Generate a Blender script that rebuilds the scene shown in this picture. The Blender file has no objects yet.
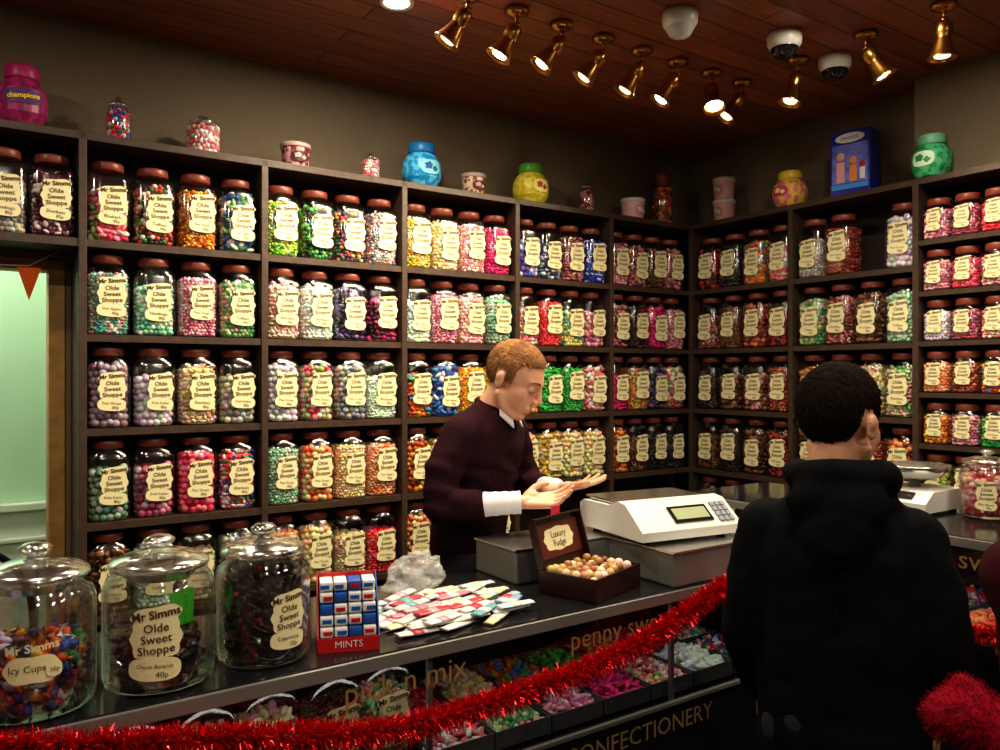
import bpy, bmesh, math, random
import numpy as np
from mathutils import Vector, Matrix, noise
random.seed(7)
sc = bpy.context.scene
COL = sc.collection
try:
    sc.view_settings.view_transform = 'Standard'
    sc.view_settings.look = 'Medium High Contrast'
except Exception:
    pass

# ------------------------------------------------------------ materials
MC = {}
def mat(name, col, rough=0.5, metal=0.0, emis=0.0, bump=0.0, bscale=30.0, var=0.0, coat=0.0, emcol=None, spec=None):
    if name in MC: return MC[name]
    m = bpy.data.materials.new(name); m.use_nodes = True
    nt = m.node_tree; b = nt.nodes['Principled BSDF']
    b.inputs['Base Color'].default_value = (*col, 1)
    b.inputs['Roughness'].default_value = rough
    b.inputs['Metallic'].default_value = metal
    if spec is not None: b.inputs['Specular IOR Level'].default_value = spec
    if coat: b.inputs['Coat Weight'].default_value = coat
    if emis:
        b.inputs['Emission Color'].default_value = (*(emcol or col), 1)
        b.inputs['Emission Strength'].default_value = emis
    if bump or var:
        tc = nt.nodes.new('ShaderNodeTexCoord')
        n = nt.nodes.new('ShaderNodeTexNoise'); n.inputs['Scale'].default_value = bscale
        n.inputs['Detail'].default_value = 4
        nt.links.new(tc.outputs['Object'], n.inputs['Vector'])
        if bump:
            bp = nt.nodes.new('ShaderNodeBump'); bp.inputs['Strength'].default_value = bump
            bp.inputs['Distance'].default_value = 0.01
            nt.links.new(n.outputs['Fac'], bp.inputs['Height']); nt.links.new(bp.outputs['Normal'], b.inputs['Normal'])
        if var:
            r = nt.nodes.new('ShaderNodeValToRGB')
            r.color_ramp.elements[0].position = 0.3; r.color_ramp.elements[1].position = 0.7
            r.color_ramp.elements[0].color = (*[c*(1-var) for c in col], 1)
            r.color_ramp.elements[1].color = (*[min(1, c*(1+var)) for c in col], 1)
            nt.links.new(n.outputs['Fac'], r.inputs['Fac']); nt.links.new(r.outputs['Color'], b.inputs['Base Color'])
    MC[name] = m
    return m

def glass(name, tint=(0.96,0.98,0.97), base=0.04, edge=0.6, rough=0.05):
    if name in MC: return MC[name]
    m = bpy.data.materials.new(name); m.use_nodes = True
    nt = m.node_tree; nt.nodes.clear()
    o = nt.nodes.new('ShaderNodeOutputMaterial')
    mx = nt.nodes.new('ShaderNodeMixShader'); t = nt.nodes.new('ShaderNodeBsdfTransparent')
    g = nt.nodes.new('ShaderNodeBsdfGlossy'); lw = nt.nodes.new('ShaderNodeLayerWeight')
    mr = nt.nodes.new('ShaderNodeMapRange')
    pw = nt.nodes.new('ShaderNodeMath'); pw.operation = 'POWER'; pw.inputs[1].default_value = 3
    lw.inputs['Blend'].default_value = 0.5
    t.inputs['Color'].default_value = (*tint, 1); g.inputs['Roughness'].default_value = rough
    g.inputs['Color'].default_value = (1, 1, 1, 1)
    mr.inputs['To Min'].default_value = base; mr.inputs['To Max'].default_value = edge
    nt.links.new(lw.outputs['Facing'], pw.inputs[0]); nt.links.new(pw.outputs[0], mr.inputs['Value'])
    nt.links.new(mr.outputs['Result'], mx.inputs['Fac'])
    nt.links.new(t.outputs[0], mx.inputs[1]); nt.links.new(g.outputs[0], mx.inputs[2])
    nt.links.new(mx.outputs[0], o.inputs['Surface'])
    MC[name] = m
    return m

def hexc(h):
    h = h.lstrip('#'); v = [int(h[i:i+2], 16)/255 for i in (0, 2, 4)]
    return tuple((c/12.92 if c <= 0.04045 else ((c+0.055)/1.055)**2.4) for c in v)

def candy(pal):
    key = 'candy_' + '_'.join(pal)
    if key in MC: return MC[key]
    m = bpy.data.materials.new(key[:50]); m.use_nodes = True
    nt = m.node_tree; b = nt.nodes['Principled BSDF']
    a = nt.nodes.new('ShaderNodeAttribute'); a.attribute_name = 'rnd'
    r = nt.nodes.new('ShaderNodeValToRGB'); cr = r.color_ramp; cr.interpolation = 'CONSTANT'
    cols = [hexc(p) for p in pal]
    k = max(2, len(cols))*2
    rr = random.Random(key)
    seq = [cols[i % len(cols)] for i in range(k)]
    seq = [tuple(min(1, c*rr.uniform(0.75, 1.2)) for c in s) for s in seq]
    cr.elements[0].color = (*seq[0], 1); cr.elements[0].position = 0
    cr.elements[1].color = (*seq[1], 1); cr.elements[1].position = 1.0/k
    for i in range(2, k):
        e = cr.elements.new(i/k); e.color = (*seq[i], 1)
    nt.links.new(a.outputs['Fac'], r.inputs['Fac']); nt.links.new(r.outputs['Color'], b.inputs['Base Color'])
    b.inputs['Roughness'].default_value = 0.42
    MC[key] = m
    return m

# ------------------------------------------------------------ mesh builder
def _ico(sub):
    bm = bmesh.new(); bmesh.ops.create_icosphere(bm, subdivisions=sub, radius=1)
    v = [x.co.copy() for x in bm.verts]; f = [[q.index for q in p.verts] for p in bm.faces]; bm.free()
    return v, f
ICO = {1: _ico(1), 2: _ico(2), 3: _ico(3)}

class MB:
    def __init__(s): s.v = []; s.f = []; s.mi = []; s.sm = []; s.a = []; s.mats = []
    def m(s, mt):
        if mt not in s.mats: s.mats.append(mt)
        return s.mats.index(mt)
    def add(s, vs, fs, mt, smooth=True, rnd=0.5, M=None):
        o = len(s.v)
        if M is not None: vs = [M @ Vector(v) for v in vs]
        s.v.extend([tuple(v) for v in vs]); s.a.extend([rnd]*len(vs))
        i = s.m(mt)
        for f in fs:
            s.f.append([q+o for q in f]); s.mi.append(i); s.sm.append(smooth)
    def box(s, c, d, mt, bev=0.0, M=None, rotz=0.0, rot=None):
        bm = bmesh.new(); bmesh.ops.create_cube(bm, size=1)
        for v in bm.verts: v.co = Vector((v.co.x*d[0], v.co.y*d[1], v.co.z*d[2]))
        if bev > 0:
            bmesh.ops.bevel(bm, geom=list(bm.edges), offset=bev, segments=2, affect='EDGES', profile=0.6)
        R = Matrix.Rotation(rotz, 4, 'Z') if rot is None else rot
        T = Matrix.Translation(c) @ R
        if M is not None: T = M @ T
        bm.verts.index_update()
        s.add([T @ v.co for v in bm.verts], [[q.index for q in p.verts] for p in bm.faces], mt, False); bm.free()
    def lathe(s, prof, mt, segs=24, c=(0, 0, 0), n=2, M=None, smooth=True, rnd=0.5, a0=0.0):
        vs = []; fs = []
        for p in prof:
            r, z = p[0], p[1]; nn = p[2] if len(p) > 2 else n
            for i in range(segs):
                t = 2*math.pi*i/segs + a0; co, si = math.cos(t), math.sin(t)
                k = r if nn == 2 else r/((abs(co)**nn+abs(si)**nn)**(1/nn))
                vs.append(Vector((c[0]+k*co, c[1]+k*si, c[2]+z)))
        for j in range(len(prof)-1):
            for i in range(segs):
                a = j*segs+i; b = j*segs+(i+1) % segs
                fs.append([a, b, b+segs, a+segs])
        if prof[0][0] > 1e-5: fs.append(list(range(segs))[::-1])
        if prof[-1][0] > 1e-5: fs.append([(len(prof)-1)*segs+i for i in range(segs)])
        s.add(vs, fs, mt, smooth, rnd, M)
    def ball(s, c, r, mt, sub=2, M=None, rnd=0.5, R=None):
        if not hasattr(r, '__len__'): r = (r, r, r)
        v, f = ICO[sub]; c = Vector(c)
        if R is None: vs = [c+Vector((q.x*r[0], q.y*r[1], q.z*r[2])) for q in v]
        else: vs = [c+R @ Vector((q.x*r[0], q.y*r[1], q.z*r[2])) for q in v]
        s.add(vs, f, mt, True, rnd, M)
    def tube(s, pts, rad, mt, segs=12, M=None, flat=1.0, rnd=0.5):
        pts = [Vector(p) for p in pts]
        if not hasattr(rad, '__len__'): rad = [rad]*len(pts)
        vs = []; fs = []
        ref = Vector((0, 0, 1))
        t0 = (pts[-1]-pts[0]).normalized()
        if abs(t0.dot(ref)) > 0.9: ref = Vector((0, 1, 0))
        for k, p in enumerate(pts):
            t = (pts[min(k+1, len(pts)-1)]-pts[max(k-1, 0)])
            if t.length < 1e-9: t = t0
            t.normalize(); x = ref.cross(t).normalized(); y = t.cross(x)
            for i in range(segs):
                a = 2*math.pi*i/segs
                vs.append(p+x*math.cos(a)*rad[k]+y*math.sin(a)*rad[k]*flat)
        for j in range(len(pts)-1):
            for i in range(segs):
                a = j*segs+i; b = j*segs+(i+1) % segs
                fs.append([a, b, b+segs, a+segs])
        fs.append(list(range(segs))[::-1]); fs.append([(len(pts)-1)*segs+i for i in range(segs)])
        s.add(vs, fs, mt, True, rnd, M)
    def cap(s, p0, p1, r0, r1, mt, M=None):
        s.tube([p0, p1], [r0, r1], mt, 16, M); s.ball(p0, r0, mt, 3, M); s.ball(p1, r1, mt, 3, M)
    def chain(s, pts, rads, mt, M=None):
        for i in range(len(pts)-1): s.cap(pts[i], pts[i+1], rads[i], rads[i+1], mt, M)
    def loft(s, rings, mt, segs=28, M=None, n=2.3):
        vs = []; fs = []
        for (cx, cy, cz, rx, ry) in rings:
            for i in range(segs):
                t = 2*math.pi*i/segs; co, si = math.cos(t), math.sin(t)
                k = 1/((abs(co)**n+abs(si)**n)**(1/n))
                vs.append((cx+rx*k*co, cy+ry*k*si, cz))
        for j in range(len(rings)-1):
            for i in range(segs):
                a = j*segs+i; b = j*segs+(i+1) % segs
                fs.append([a, b, b+segs, a+segs])
        fs.append(list(range(segs))[::-1]); fs.append([(len(rings)-1)*segs+i for i in range(segs)])
        s.add(vs, fs, mt, True, 0.5, M)
    def mesh(s, name):
        me = bpy.data.meshes.new(name); me.from_pydata(s.v, [], s.f)
        for m_ in s.mats: me.materials.append(m_)
        me.polygons.foreach_set('material_index', s.mi); me.polygons.foreach_set('use_smooth', s.sm)
        at = me.attributes.new('rnd', 'FLOAT', 'POINT'); at.data.foreach_set('value', s.a)
        me.update(); return me
    def obj(s, name, loc=(0, 0, 0), rotz=0.0, parent=None):
        o = bpy.data.objects.new(name, s.mesh(name)); COL.objects.link(o)
        o.location = loc; o.rotation_euler = (0, 0, rotz)
        if parent: o.parent = parent
        return o

def empty(name, loc=(0, 0, 0), rotz=0):
    e = bpy.data.objects.new(name, None); COL.objects.link(e); e.location = loc; e.rotation_euler = (0, 0, rotz)
    e.empty_display_size = 0.1
    return e

def fuse(mb, name, mt, voxel, smooth=4, parent=None):
    me = mb.mesh(name+'_tmp'); o = bpy.data.objects.new(name+'_tmp', me); COL.objects.link(o)
    r = o.modifiers.new('r', 'REMESH'); r.mode = 'VOXEL'; r.voxel_size = voxel
    if smooth:
        q = o.modifiers.new('s', 'SMOOTH'); q.factor = 0.5; q.iterations = smooth
    dg = bpy.context.evaluated_depsgraph_get(); dg.update()
    ev = o.evaluated_get(dg)
    m2 = bpy.data.meshes.new_from_object(ev)
    bpy.data.objects.remove(o)
    m2.name = name; m2.materials.clear(); m2.materials.append(mt)
    n = len(m2.polygons)
    m2.polygons.foreach_set('use_smooth', [True]*n); m2.polygons.foreach_set('material_index', [0]*n)
    o2 = bpy.data.objects.new(name, m2); COL.objects.link(o2)
    if parent: o2.parent = parent
    return o2

def relax(me, weight, iters):
    n = len(me.vertices); co = np.empty(n*3); me.vertices.foreach_get('co', co); co = co.reshape(-1, 3)
    e = np.empty(len(me.edges)*2, dtype=np.int32); me.edges.foreach_get('vertices', e); e = e.reshape(-1, 2)
    w = weight(co)[:, None]
    deg = np.bincount(e.ravel(), minlength=n)[:, None].clip(1)
    for _ in range(iters):
        s_ = np.zeros_like(co)
        np.add.at(s_, e[:, 0], co[e[:, 1]]); np.add.at(s_, e[:, 1], co[e[:, 0]])
        co = co+(s_/deg-co)*w
    me.vertices.foreach_set('co', co.ravel()); me.update()

TXT = {}
def text_geo(s_, size, bold=0.0):
    key = (s_, size, bold)
    if key in TXT: return TXT[key]
    cu = bpy.data.curves.new('t', 'FONT'); cu.body = s_; cu.size = size; cu.align_x = 'CENTER'; cu.align_y = 'CENTER'
    cu.resolution_u = 2; cu.offset = bold
    o = bpy.data.objects.new('t', cu); COL.objects.link(o)
    dg = bpy.context.evaluated_depsgraph_get(); dg.update()
    me = bpy.data.meshes.new_from_object(o.evaluated_get(dg))
    r = ([v.co.copy() for v in me.vertices], [list(p.vertices) for p in me.polygons])
    bpy.data.objects.remove(o); bpy.data.meshes.remove(me); TXT[key] = r
    return r

# ------------------------------------------------------------ common materials
M_GLASS = glass('jar_glass_mat', (.97, .975, .97), .10, .6, .14); M_CASE = glass('case_glass_mat', (0.72, 0.74, 0.74), 0.05, 0.5, 0.02)
M_THICK = glass('thick_glass_mat', (0.95, 0.96, 0.95), 0.13, 0.9, 0.06)
M_G2 = glass('lid_glass_mat', (.88, .9, .9), .45, .95, .16)
M_LID = mat('lid_brown', hexc('74382a'), 0.4)
M_LABEL = mat('label_cream', hexc('e8e1b4'), 0.6)
M_INK = mat('label_ink', hexc('4a3420'), 0.6)
M_WOOD = mat('espresso_wood', hexc('43342b'), 0.45, bump=0.15, bscale=40, var=0.2)
M_BACK = mat('shelf_back', hexc('2b221e'), 0.7)
M_BLACK = mat('black_gloss', (0.012, 0.012, 0.014), 0.12)
M_BRASS = mat('brass', hexc('b88848'), 0.28, 1.0)
M_STEEL = mat('steel', (0.62, 0.62, 0.62), 0.25, 1.0)
M_GREY = mat('grey_metal', hexc('8c8c8a'), 0.4, 0.5)
M_WHITE = mat('white_plastic', hexc('dcdcd6'), 0.35)
M_GOLD = mat('gold_letter', hexc('a58a58'), 0.4, 0.3)

# ------------------------------------------------------------ labels & jars
def ell(mb, cx, cz, rx, rz, mp, mt, lob=0, amp=0.0, rot=0.0, seg=32, off=0.0):
    vs = [mp(cx, cz, off)]; fs = []
    for k, q in enumerate((0.35, 0.7, 1.0)):
        for i in range(seg):
            t = 2*math.pi*i/seg; rr = q*(1+amp*math.cos(lob*t))
            co, si = math.cos(t), math.sin(t); kk = 1/((abs(co)**3+abs(si)**3)**(1/3))
            x = rx*rr*co*kk; z = rz*rr*si*kk
            vs.append(mp(cx+x*math.cos(rot)-z*math.sin(rot), cz+x*math.sin(rot)+z*math.cos(rot), off))
    for i in range(seg): fs.append([0, 1+i, 1+(i+1) % seg])
    for k in range(2):
        for i in range(seg):
            a = 1+k*seg+i; b = 1+k*seg+(i+1) % seg
            fs.append([a, a+seg, b+seg, b])
    mb.add(vs, fs, mt, False)

def txt(mb, s_, size, cx, cz, mp, mt, rot=0.0, off=0.001, bold=0.0):
    v, f = text_geo(s_, size, bold)
    vs = [mp(cx+q.x*math.cos(rot)-q.y*math.sin(rot), cz+q.x*math.sin(rot)+q.y*math.cos(rot), off) for q in v]
    mb.add(vs, f, mt, False)

def shop_label(mb, mp, cx, cz, s=1.0, name='Kola Kubes', price='80p'):
    ell(mb, cx, cz+0.042*s, 0.036*s, 0.013*s, mp, M_LABEL, 6, 0.05, 0.12, off=0.0)
    ell(mb, cx, cz+0.008*s, 0.036*s, 0.032*s, mp, M_LABEL, 8, 0.07, 0, off=0.0004)
    ell(mb, cx-0.002*s, cz-0.038*s, 0.037*s, 0.018*s, mp, M_LABEL, 0, 0, -0.05, off=0.0008)
    txt(mb, 'Mr Simms', 0.017*s, cx, cz+0.043*s, mp, M_INK, 0.12, 0.0012, 0.0005*s)
    for i, w in enumerate(('Olde', 'Sweet', 'Shoppe')):
        txt(mb, w, 0.0175*s, cx, cz+(0.023-0.0165*i)*s, mp, M_INK, 0.05, 0.0014, 0.0002*s)
    txt(mb, name, min(0.013, .085/len(name)*1.25)*s, cx-0.002*s, cz-0.034*s, mp, M_INK, -0.05, 0.0018)
    txt(mb, price, 0.012*s, cx+0.008*s, cz-0.047*s, mp, M_INK, -0.05, 0.0018)

M_FILLSLOT = candy(('ffffff', 'dddddd'))
def pieces(mb, r, a, h, shape, mt, rng, n=4.5, z0=0.004):
    def piece(p):
        if shape == 'ball': mb.ball(p, r*rng.uniform(0.92, 1.08), mt, 2, rnd=rng.random())
        else:
            R = Matrix.Rotation(rng.uniform(0, 6.28), 3, (rng.random()-.5, rng.random()-.5, rng.random()-.5+0.01))
            mb.ball(p, (r*1.35, r*0.95, r*0.6), mt, 2, rnd=rng.random(), R=R)
    z = z0+r; k = 0
    aa = a-r
    while z < h:
        cnt = int(7.2*aa/(1.8*r)); 
        for i in range(cnt):
            t = 2*math.pi*(i+0.5*(k % 2))/cnt + rng.uniform(-.06, .06); co, si = math.cos(t), math.sin(t)
            kk = aa/((abs(co)**n+abs(si)**n)**(1/n))*rng.uniform(0.93, 1.0)
            piece(Vector((kk*co, kk*si, z+rng.uniform(-.35, .35)*r)))
        z += 1.62*r; k += 1
    x = -aa
    while x < aa:
        y = -aa
        while y < aa:
            if (abs(x)**n+abs(y)**n) < aa**n: piece(Vector((x, y, h+rng.uniform(-.9, .9)*r)))
            y += 1.9*r
        x += 1.9*r
    mb.lathe([(aa-.2*r, z0), (aa-.2*r, h-.3*r)], mt, 20, n=n)

def jar_mesh(name, r, h, shape, seed, label, W=0.0665, H=0.246, lidr=0.05, lab_s=1.18, n=4.5):
    rng = random.Random(seed); mb = MB()
    mb.m(M_FILLSLOT)
    pieces(mb, r, W-0.004, h, shape, M_FILLSLOT, rng, n)
    mb.lathe([(W*.85, 0.0005, n), (W*.97, .006, n), (W, .018, n), (W, H*.82, n), (W*.92, H*.91, 4), (W*.75, H*.975, 2.6), (lidr*.93, H, 2)], M_GLASS, 32)
    mb.lathe([(lidr*.97, H-.006), (lidr, H-.004), (lidr, H+.016), (lidr*.95, H+.021), (lidr*.8, H+.022), (lidr*.78, H+.019), (0, H+.019)], M_LID, 28)
    mp = lambda x, z, off: Vector((x, -(W+0.0006)-off, z))
    shop_label(mb, mp, 0.010*rng.uniform(-.2, 1.2)*W/.066, H*.47+rng.uniform(-.01, .012), lab_s*rng.uniform(.93, 1.04), *label)
    return mb.mesh(name)

labs = [('Kola Kubes', '80p'), ('Rhubarb', '85p'), ('Pear Drops', '80p'), ('Sour Apples', '90p'), ('Humbugs', '80p'), ('Bon Bons', '95p'), ('Toffees', '99p'), ('Sherbets', '85p')]
JM = {}
i = 0
for r in (0.0068, 0.009, 0.0125):
    for h in (0.165, 0.202):
        for shape in ('ball', 'chunk'):
            JM[(r, h, shape)] = jar_mesh('sweet_jar_mesh_%d' % i, r, h, shape, 10+i, labs[i % 8]); i += 1
JS = [jar_mesh('small_jar_mesh_%d' % k, 0.007, 0.110, 'chunk' if k else 'ball', 50+k, labs[k], 0.053, 0.142, 0.044, 0.78, 5) for k in range(2)]
RS, HS = (0.0068, 0.009, 0.0125), (0.165, 0.202)

def place_jar(parent, me, loc, rz, pal, nm='sweet_jar'):
    o = bpy.data.objects.new(nm, me); COL.objects.link(o)
    o.location = loc; o.rotation_euler = (0, 0, rz); o.parent = parent
    o.material_slots[0].link = 'OBJECT'; o.material_slots[0].material = candy(pal)
    return o

P = {
 'pkgr': ('e0457a', '6fae3a', 'f3d9d0', 'd81b60', 'f7a1bd'), 'blk': ('20222a', '3f7a35', 'e8e2cf', '181818', 'c6412c'),
 'amber': ('d9741a', 'e8a030', '8a3a10', 'f0c060', 'b5541a'), 'grbl': ('3b8f4f', '2f5ea8', 'e6e2d2', '7fc06a', '20508a'),
 'teal': ('6fbfa8', 'e28aa0', 'bfe0d0', '4f9f90', 'f2d0c8'), 'mint': ('5fae98', 'd8ece0', '8fd0b8', 'f0f4ea'),
 'pinkp': ('e07a98', 'f2b0be', 'f7dcd8', 'c85a80'), 'grpk': ('78b070', 'c8dcb0', 'e8a0a8', '4f9060'),
 'mauve': ('8a6a86', 'a98aa0', '6e5070', 'c0a8b8'), 'whitey': ('d8dcd6', 'b8c0c0', 'f0f0ea'), 'tan': ('d8c8a0', 'c0a880', 'ece0c8', 'e0a0a0'),
 'grey': ('9aa0a0', 'b8bcb8', 'cfd2cc', '808890'), 'grnb': ('6f9a80', '90b8a0', '587f6a', 'a8c8b4'), 'plum': ('b04868', '8a3858', 'c87088', 'd8a0a8'),
 'hotp': ('e8355a', 'f05878', 'c82048', 'f08898'), 'rbm': ('d82838', '2858b0', 'f0e8e0', 'e04868', '389048'),
 'gry': ('88b830', 'd8d040', '407828', 'e8e8b0'), 'gbk': ('2f8f3f', '183018', '70c060', '0f1510'), 'dkm': ('402848', '306848', 'b83858', '20283a', 'd8b060'),
 'wgm': ('d0ccc8', '909898', 'c87080', '687078', 'e8e4dc'), 'pale': ('f0c8c8', 'f4dcd4', 'e8b0b8'), 'white': ('f4f2ea', 'e4e2d8', 'faf8f2'),
 'navy': ('282848', '483868', '181828', '8878a8'), 'magb': ('a81858', '281020', 'd83878', '601038'), 'pkmix': ('e87898', 'f0d0a0', 'd84060', 'f8e8e0', '88b060'),
 'gpas': ('98c8a0', '78a888', 'c8e0c8'), 'coral': ('f07848', 'f8a070', 'e85838', 'f8c8a0'), 'creamy': ('f0e0a0', 'e8d080', 'f8f0c8'),
 'orpk': ('f09868', 'f0b8a0', 'e87858', 'f8e0c8'), 'gold': ('e0c030', 'f0d860', 'b89820', 'f0ecd0'), 'mag': ('d81878', 'f03898', 'a81058'),
 'green': ('20a848', '48c868', '108838'), 'blue': ('2868c0', '58a0e0', 'e0e8f0', '1848a0'), 'yor': ('f0c020', 'f09820', 'f8e060', 'e86820'),
 'pubu': ('5838a0', '2848b0', 'd8d0e0', '8868c0'), 'nvw': ('202858', 'e8e8e8', '303870', '9098c0'), 'dblue': ('1838b0', '2858d8', '102070', 'e0e8f8'),
 'redp': ('e02838', 'f06888', 'c01828'), 'yteal': ('e8d040', '38a898', 'f0e8a0', '58c0b0'), 'brpk': ('6a3a28', 'c87878', '8a5038', 'e0a0a0'),
 'brown': ('5a3018', '7a4828', '40200f', '9a6840'), 'dark': ('1c1412', '30201a', '100c0a', '4a3028'), 'black': ('121214', '1c1c20', '2c2c34', '0a0a0c'),
 'multi': ('e8b020', 'd83838', '3878c0', '48a048', 'f07028'), 'rdbk': ('b82028', '1a1214', 'd84048', '301818'), 'rbrn': ('8a2c20', '601c14', 'a84830', 'c87858'),
 'obr': ('b86828', '8a4818', 'd89048'), 'berry': ('58183a', '7a2850', 'e0d8d8', '3a1028'), 'peach': ('f0a878', 'f8d0a8', 'e88858'),
 'pkw': ('e8a0a8', 'f4e4e0', 'd87888'),
}
BL = {
 -1: [['dark', 'grey', 'brown', 'pkw']],
 0: [['grey', 'amber', 'grey', 'berry']],
 1: [['pkgr', 'blk', 'amber', 'grbl'], ['teal', 'mint', 'pinkp', 'grpk'], ['mauve', 'whitey', 'tan', 'grey'], ['grnb', 'plum', 'hotp', 'rbm'], ['brown', 'white', 'tan', 'grey']],
 2: [['gry', 'gbk', 'dkm', 'wgm'], ['pale', 'white', 'navy', 'magb'], ['whitey', 'pkmix', 'grey', 'white'], ['gpas', 'coral', 'creamy', 'orpk'], ['peach', 'creamy', 'tan', 'redp']],
 3: [['gold', 'creamy', 'pkw', 'mag'], ['white', 'pinkp', 'pale', 'gpas'], ['multi', 'blue', 'yor', 'gold'], ['amber', 'creamy', 'obr', 'tan'], ['coral', 'peach', 'tan', 'brown']],
 4: [['pubu', 'nvw', 'brpk', 'dblue'], ['pkw', 'redp', 'yteal', 'pinkp'], ['coral', 'green', 'green', 'pkw'], ['creamy', 'gold', 'creamy', 'creamy'], ['brown', 'obr', 'dark', 'rbrn']],
 5: [['pinkp', 'brpk', 'brown', 'brpk'], ['brpk', 'dark', 'mag', 'pinkp'], ['mag', 'multi', 'navy', 'pkmix'], ['obr', 'brown', 'black', 'black'], ['dark', 'rbrn', 'brown', 'dark']],
}
BR = {
 1: [['rdbk', 'black', 'multi', 'pkw'], ['brpk', 'brown', 'rbrn', 'rdbk'], ['dark', 'brown', 'brpk', 'rbrn'], ['brown', 'dark', 'brown', 'rdbk'], ['dark', 'dark', 'brown', 'dark']],
 2: [['grey', 'rbrn', None, 'whitey'], ['grpk', 'brpk', 'brown', 'gpas'], ['obr', 'rbrn', 'tan', 'grpk'], ['dark', 'brown', 'rbrn', 'obr'], ['dark', 'dark', 'brown', 'dark']],
}
FY, FX = 2.879, 3.178
WY, WX = 3.11, 3.43
XB = [-0.82, -0.245, 0.3265, 0.921, 1.495, 2.061, 2.627, 3.178]
ZR = [2.044, 1.734, 1.424, 1.113, 0.803]
ZT = 2.39
jars_l = empty('sweet_jar_collection', (0, 0, 0)); jars_r = empty('sweet_jar_collection', (0, 0, 0))
rg = random.Random(3)
for b, rows in BL.items():
    x0, x1 = XB[b+1]+0.012, XB[b+2]-0.012
    for ri, row in enumerate(rows):
        if b >= 4 and ri == 4: continue
        for k, p in enumerate(row):
            x = x0+(x1-x0)*(k+0.5)/4 + rg.uniform(-.001, .001)
            big = p in ('mauve', 'whitey', 'grnb', 'plum', 'hotp', 'grey', 'creamy', 'coral')
            r = 0.0125 if big and rg.random() < .8 else rg.choice(RS)
            h = HS[1] if rg.random() < .75 else HS[0]
            me = JM[(r, h, 'ball' if big else rg.choice(('ball', 'chunk', 'chunk')))]
            place_jar(jars_l, me, (x, FY+0.078+rg.uniform(-.005, .005), ZR[ri]), rg.uniform(-.04, .04), P[p])
YB = [2.879, 2.271, 1.689, 1.119, 0.55]
for b, rows in BR.items():
    y0, y1 = YB[b-1]-0.012, YB[b]+0.012
    for ri, row in enumerate(rows):
        for k, p in enumerate(row):
            if p is None: continue
            y = y0+(y1-y0)*(k+0.5)/4
            me = JM[(rg.choice(RS), HS[1] if rg.random() < .75 else HS[0], rg.choice(('ball', 'chunk')))]
            place_jar(jars_r, me, (FX+0.078, y, ZR[ri]), -math.pi/2+rg.uniform(-.05, .05), P[p])
ZS = [2.14, 1.935, 1.735, 1.53, 1.325, 1.12]
smallp = ['pinkp', 'plum', 'redp', 'pkw', 'pinkp', 'hotp', 'pkw', 'tan', 'whitey', 'plum', 'pkmix', 'orpk', 'peach', 'rbrn', 'multi', 'mauve', 'amber', 'pinkp', 'green', 'gold', 'gry', 'dark', 'creamy', 'navy']
q = 0
for b in (3, 4):
    y0, y1 = YB[b-1]-0.012, YB[b]+0.012
    for ri, z in enumerate(ZS):
        for k in range(5):
            y = y0+(y1-y0)*(k+0.5)/5
            place_jar(jars_r, JS[q % 2], (FX+0.06, y, z), -math.pi/2+rg.uniform(-.04, .04), P[smallp[(ri*4+k) % 24]]); q += 1

# ------------------------------------------------------------ shelving
T = 0.024
mb = MB()
zt = ZT
for i, x in enumerate(XB[:-1]):
    zb = 2.02 if i < 2 else 0.0
    mb.box((x, (FY+WY)/2-.002, (zt+zb)/2), (T, WY-FY-0.004, zt-zb), M_WOOD, 0.0015)
mb.box(((XB[0]+XB[-1])/2+0.1, (FY+WY)/2-0.004, zt-0.012), (XB[-1]-XB[0]+0.2, WY-FY-.008, 0.026), M_WOOD, 0.002)
mb.box(((XB[0]+XB[2])/2, (FY+WY)/2, 2.044-0.013), (XB[2]-XB[0], WY-FY-0.008, 0.026), M_WOOD)
for z in ZR+[0.45, 0.1]:
    mb.box(((XB[2]+XB[-1])/2, (FY+WY)/2, z-0.0125), (XB[-1]-XB[2]+0.02, WY-FY-0.01, 0.024), M_WOOD)
mb.box(((XB[2]+XB[-1])/2+0.1, WY-0.01, 1.2), (XB[-1]-XB[2]+0.2, 0.012, 2.35), M_BACK)
mb.box(((XB[0]+XB[2])/2, WY-0.01, 2.2), (XB[2]-XB[0], 0.012, 0.34), M_BACK)
mb.box(((XB[2]+XB[-1])/2, FY+0.02, 0.05), (XB[-1]-XB[2], 0.02, 0.09), M_WOOD)
mb.obj('sweet_shop_shelving')
mb = MB()
xm = (FX+WX)/2
for i, y in enumerate(YB):
    mb.box((xm-.002, y, zt/2-0.002), (WX-FX-0.006, T, zt-0.004), M_WOOD, 0.0015)
mb.box((xm-0.003, (YB[0]+YB[-1])/2, zt-0.0125), (WX-FX-.006, YB[0]-YB[-1], 0.025), M_WOOD, 0.002)
for z in ZR+[0.45, 0.1]:
    mb.box((xm, (YB[0]+YB[2])/2, z-0.0125), (WX-FX-0.01, YB[0]-YB[2], 0.024), M_WOOD)
for z in ZS+[0.8, 0.45, 0.1]:
    mb.box((xm, (YB[2]+YB[4])/2, z-0.0105), (WX-FX-0.01, YB[2]-YB[4], 0.02), M_WOOD)
mb.box((WX-0.01, (YB[0]+YB[-1])/2, 1.2), (0.012, YB[0]-YB[-1], 2.35), M_BACK)
mb.obj('sweet_shop_shelving')

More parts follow.
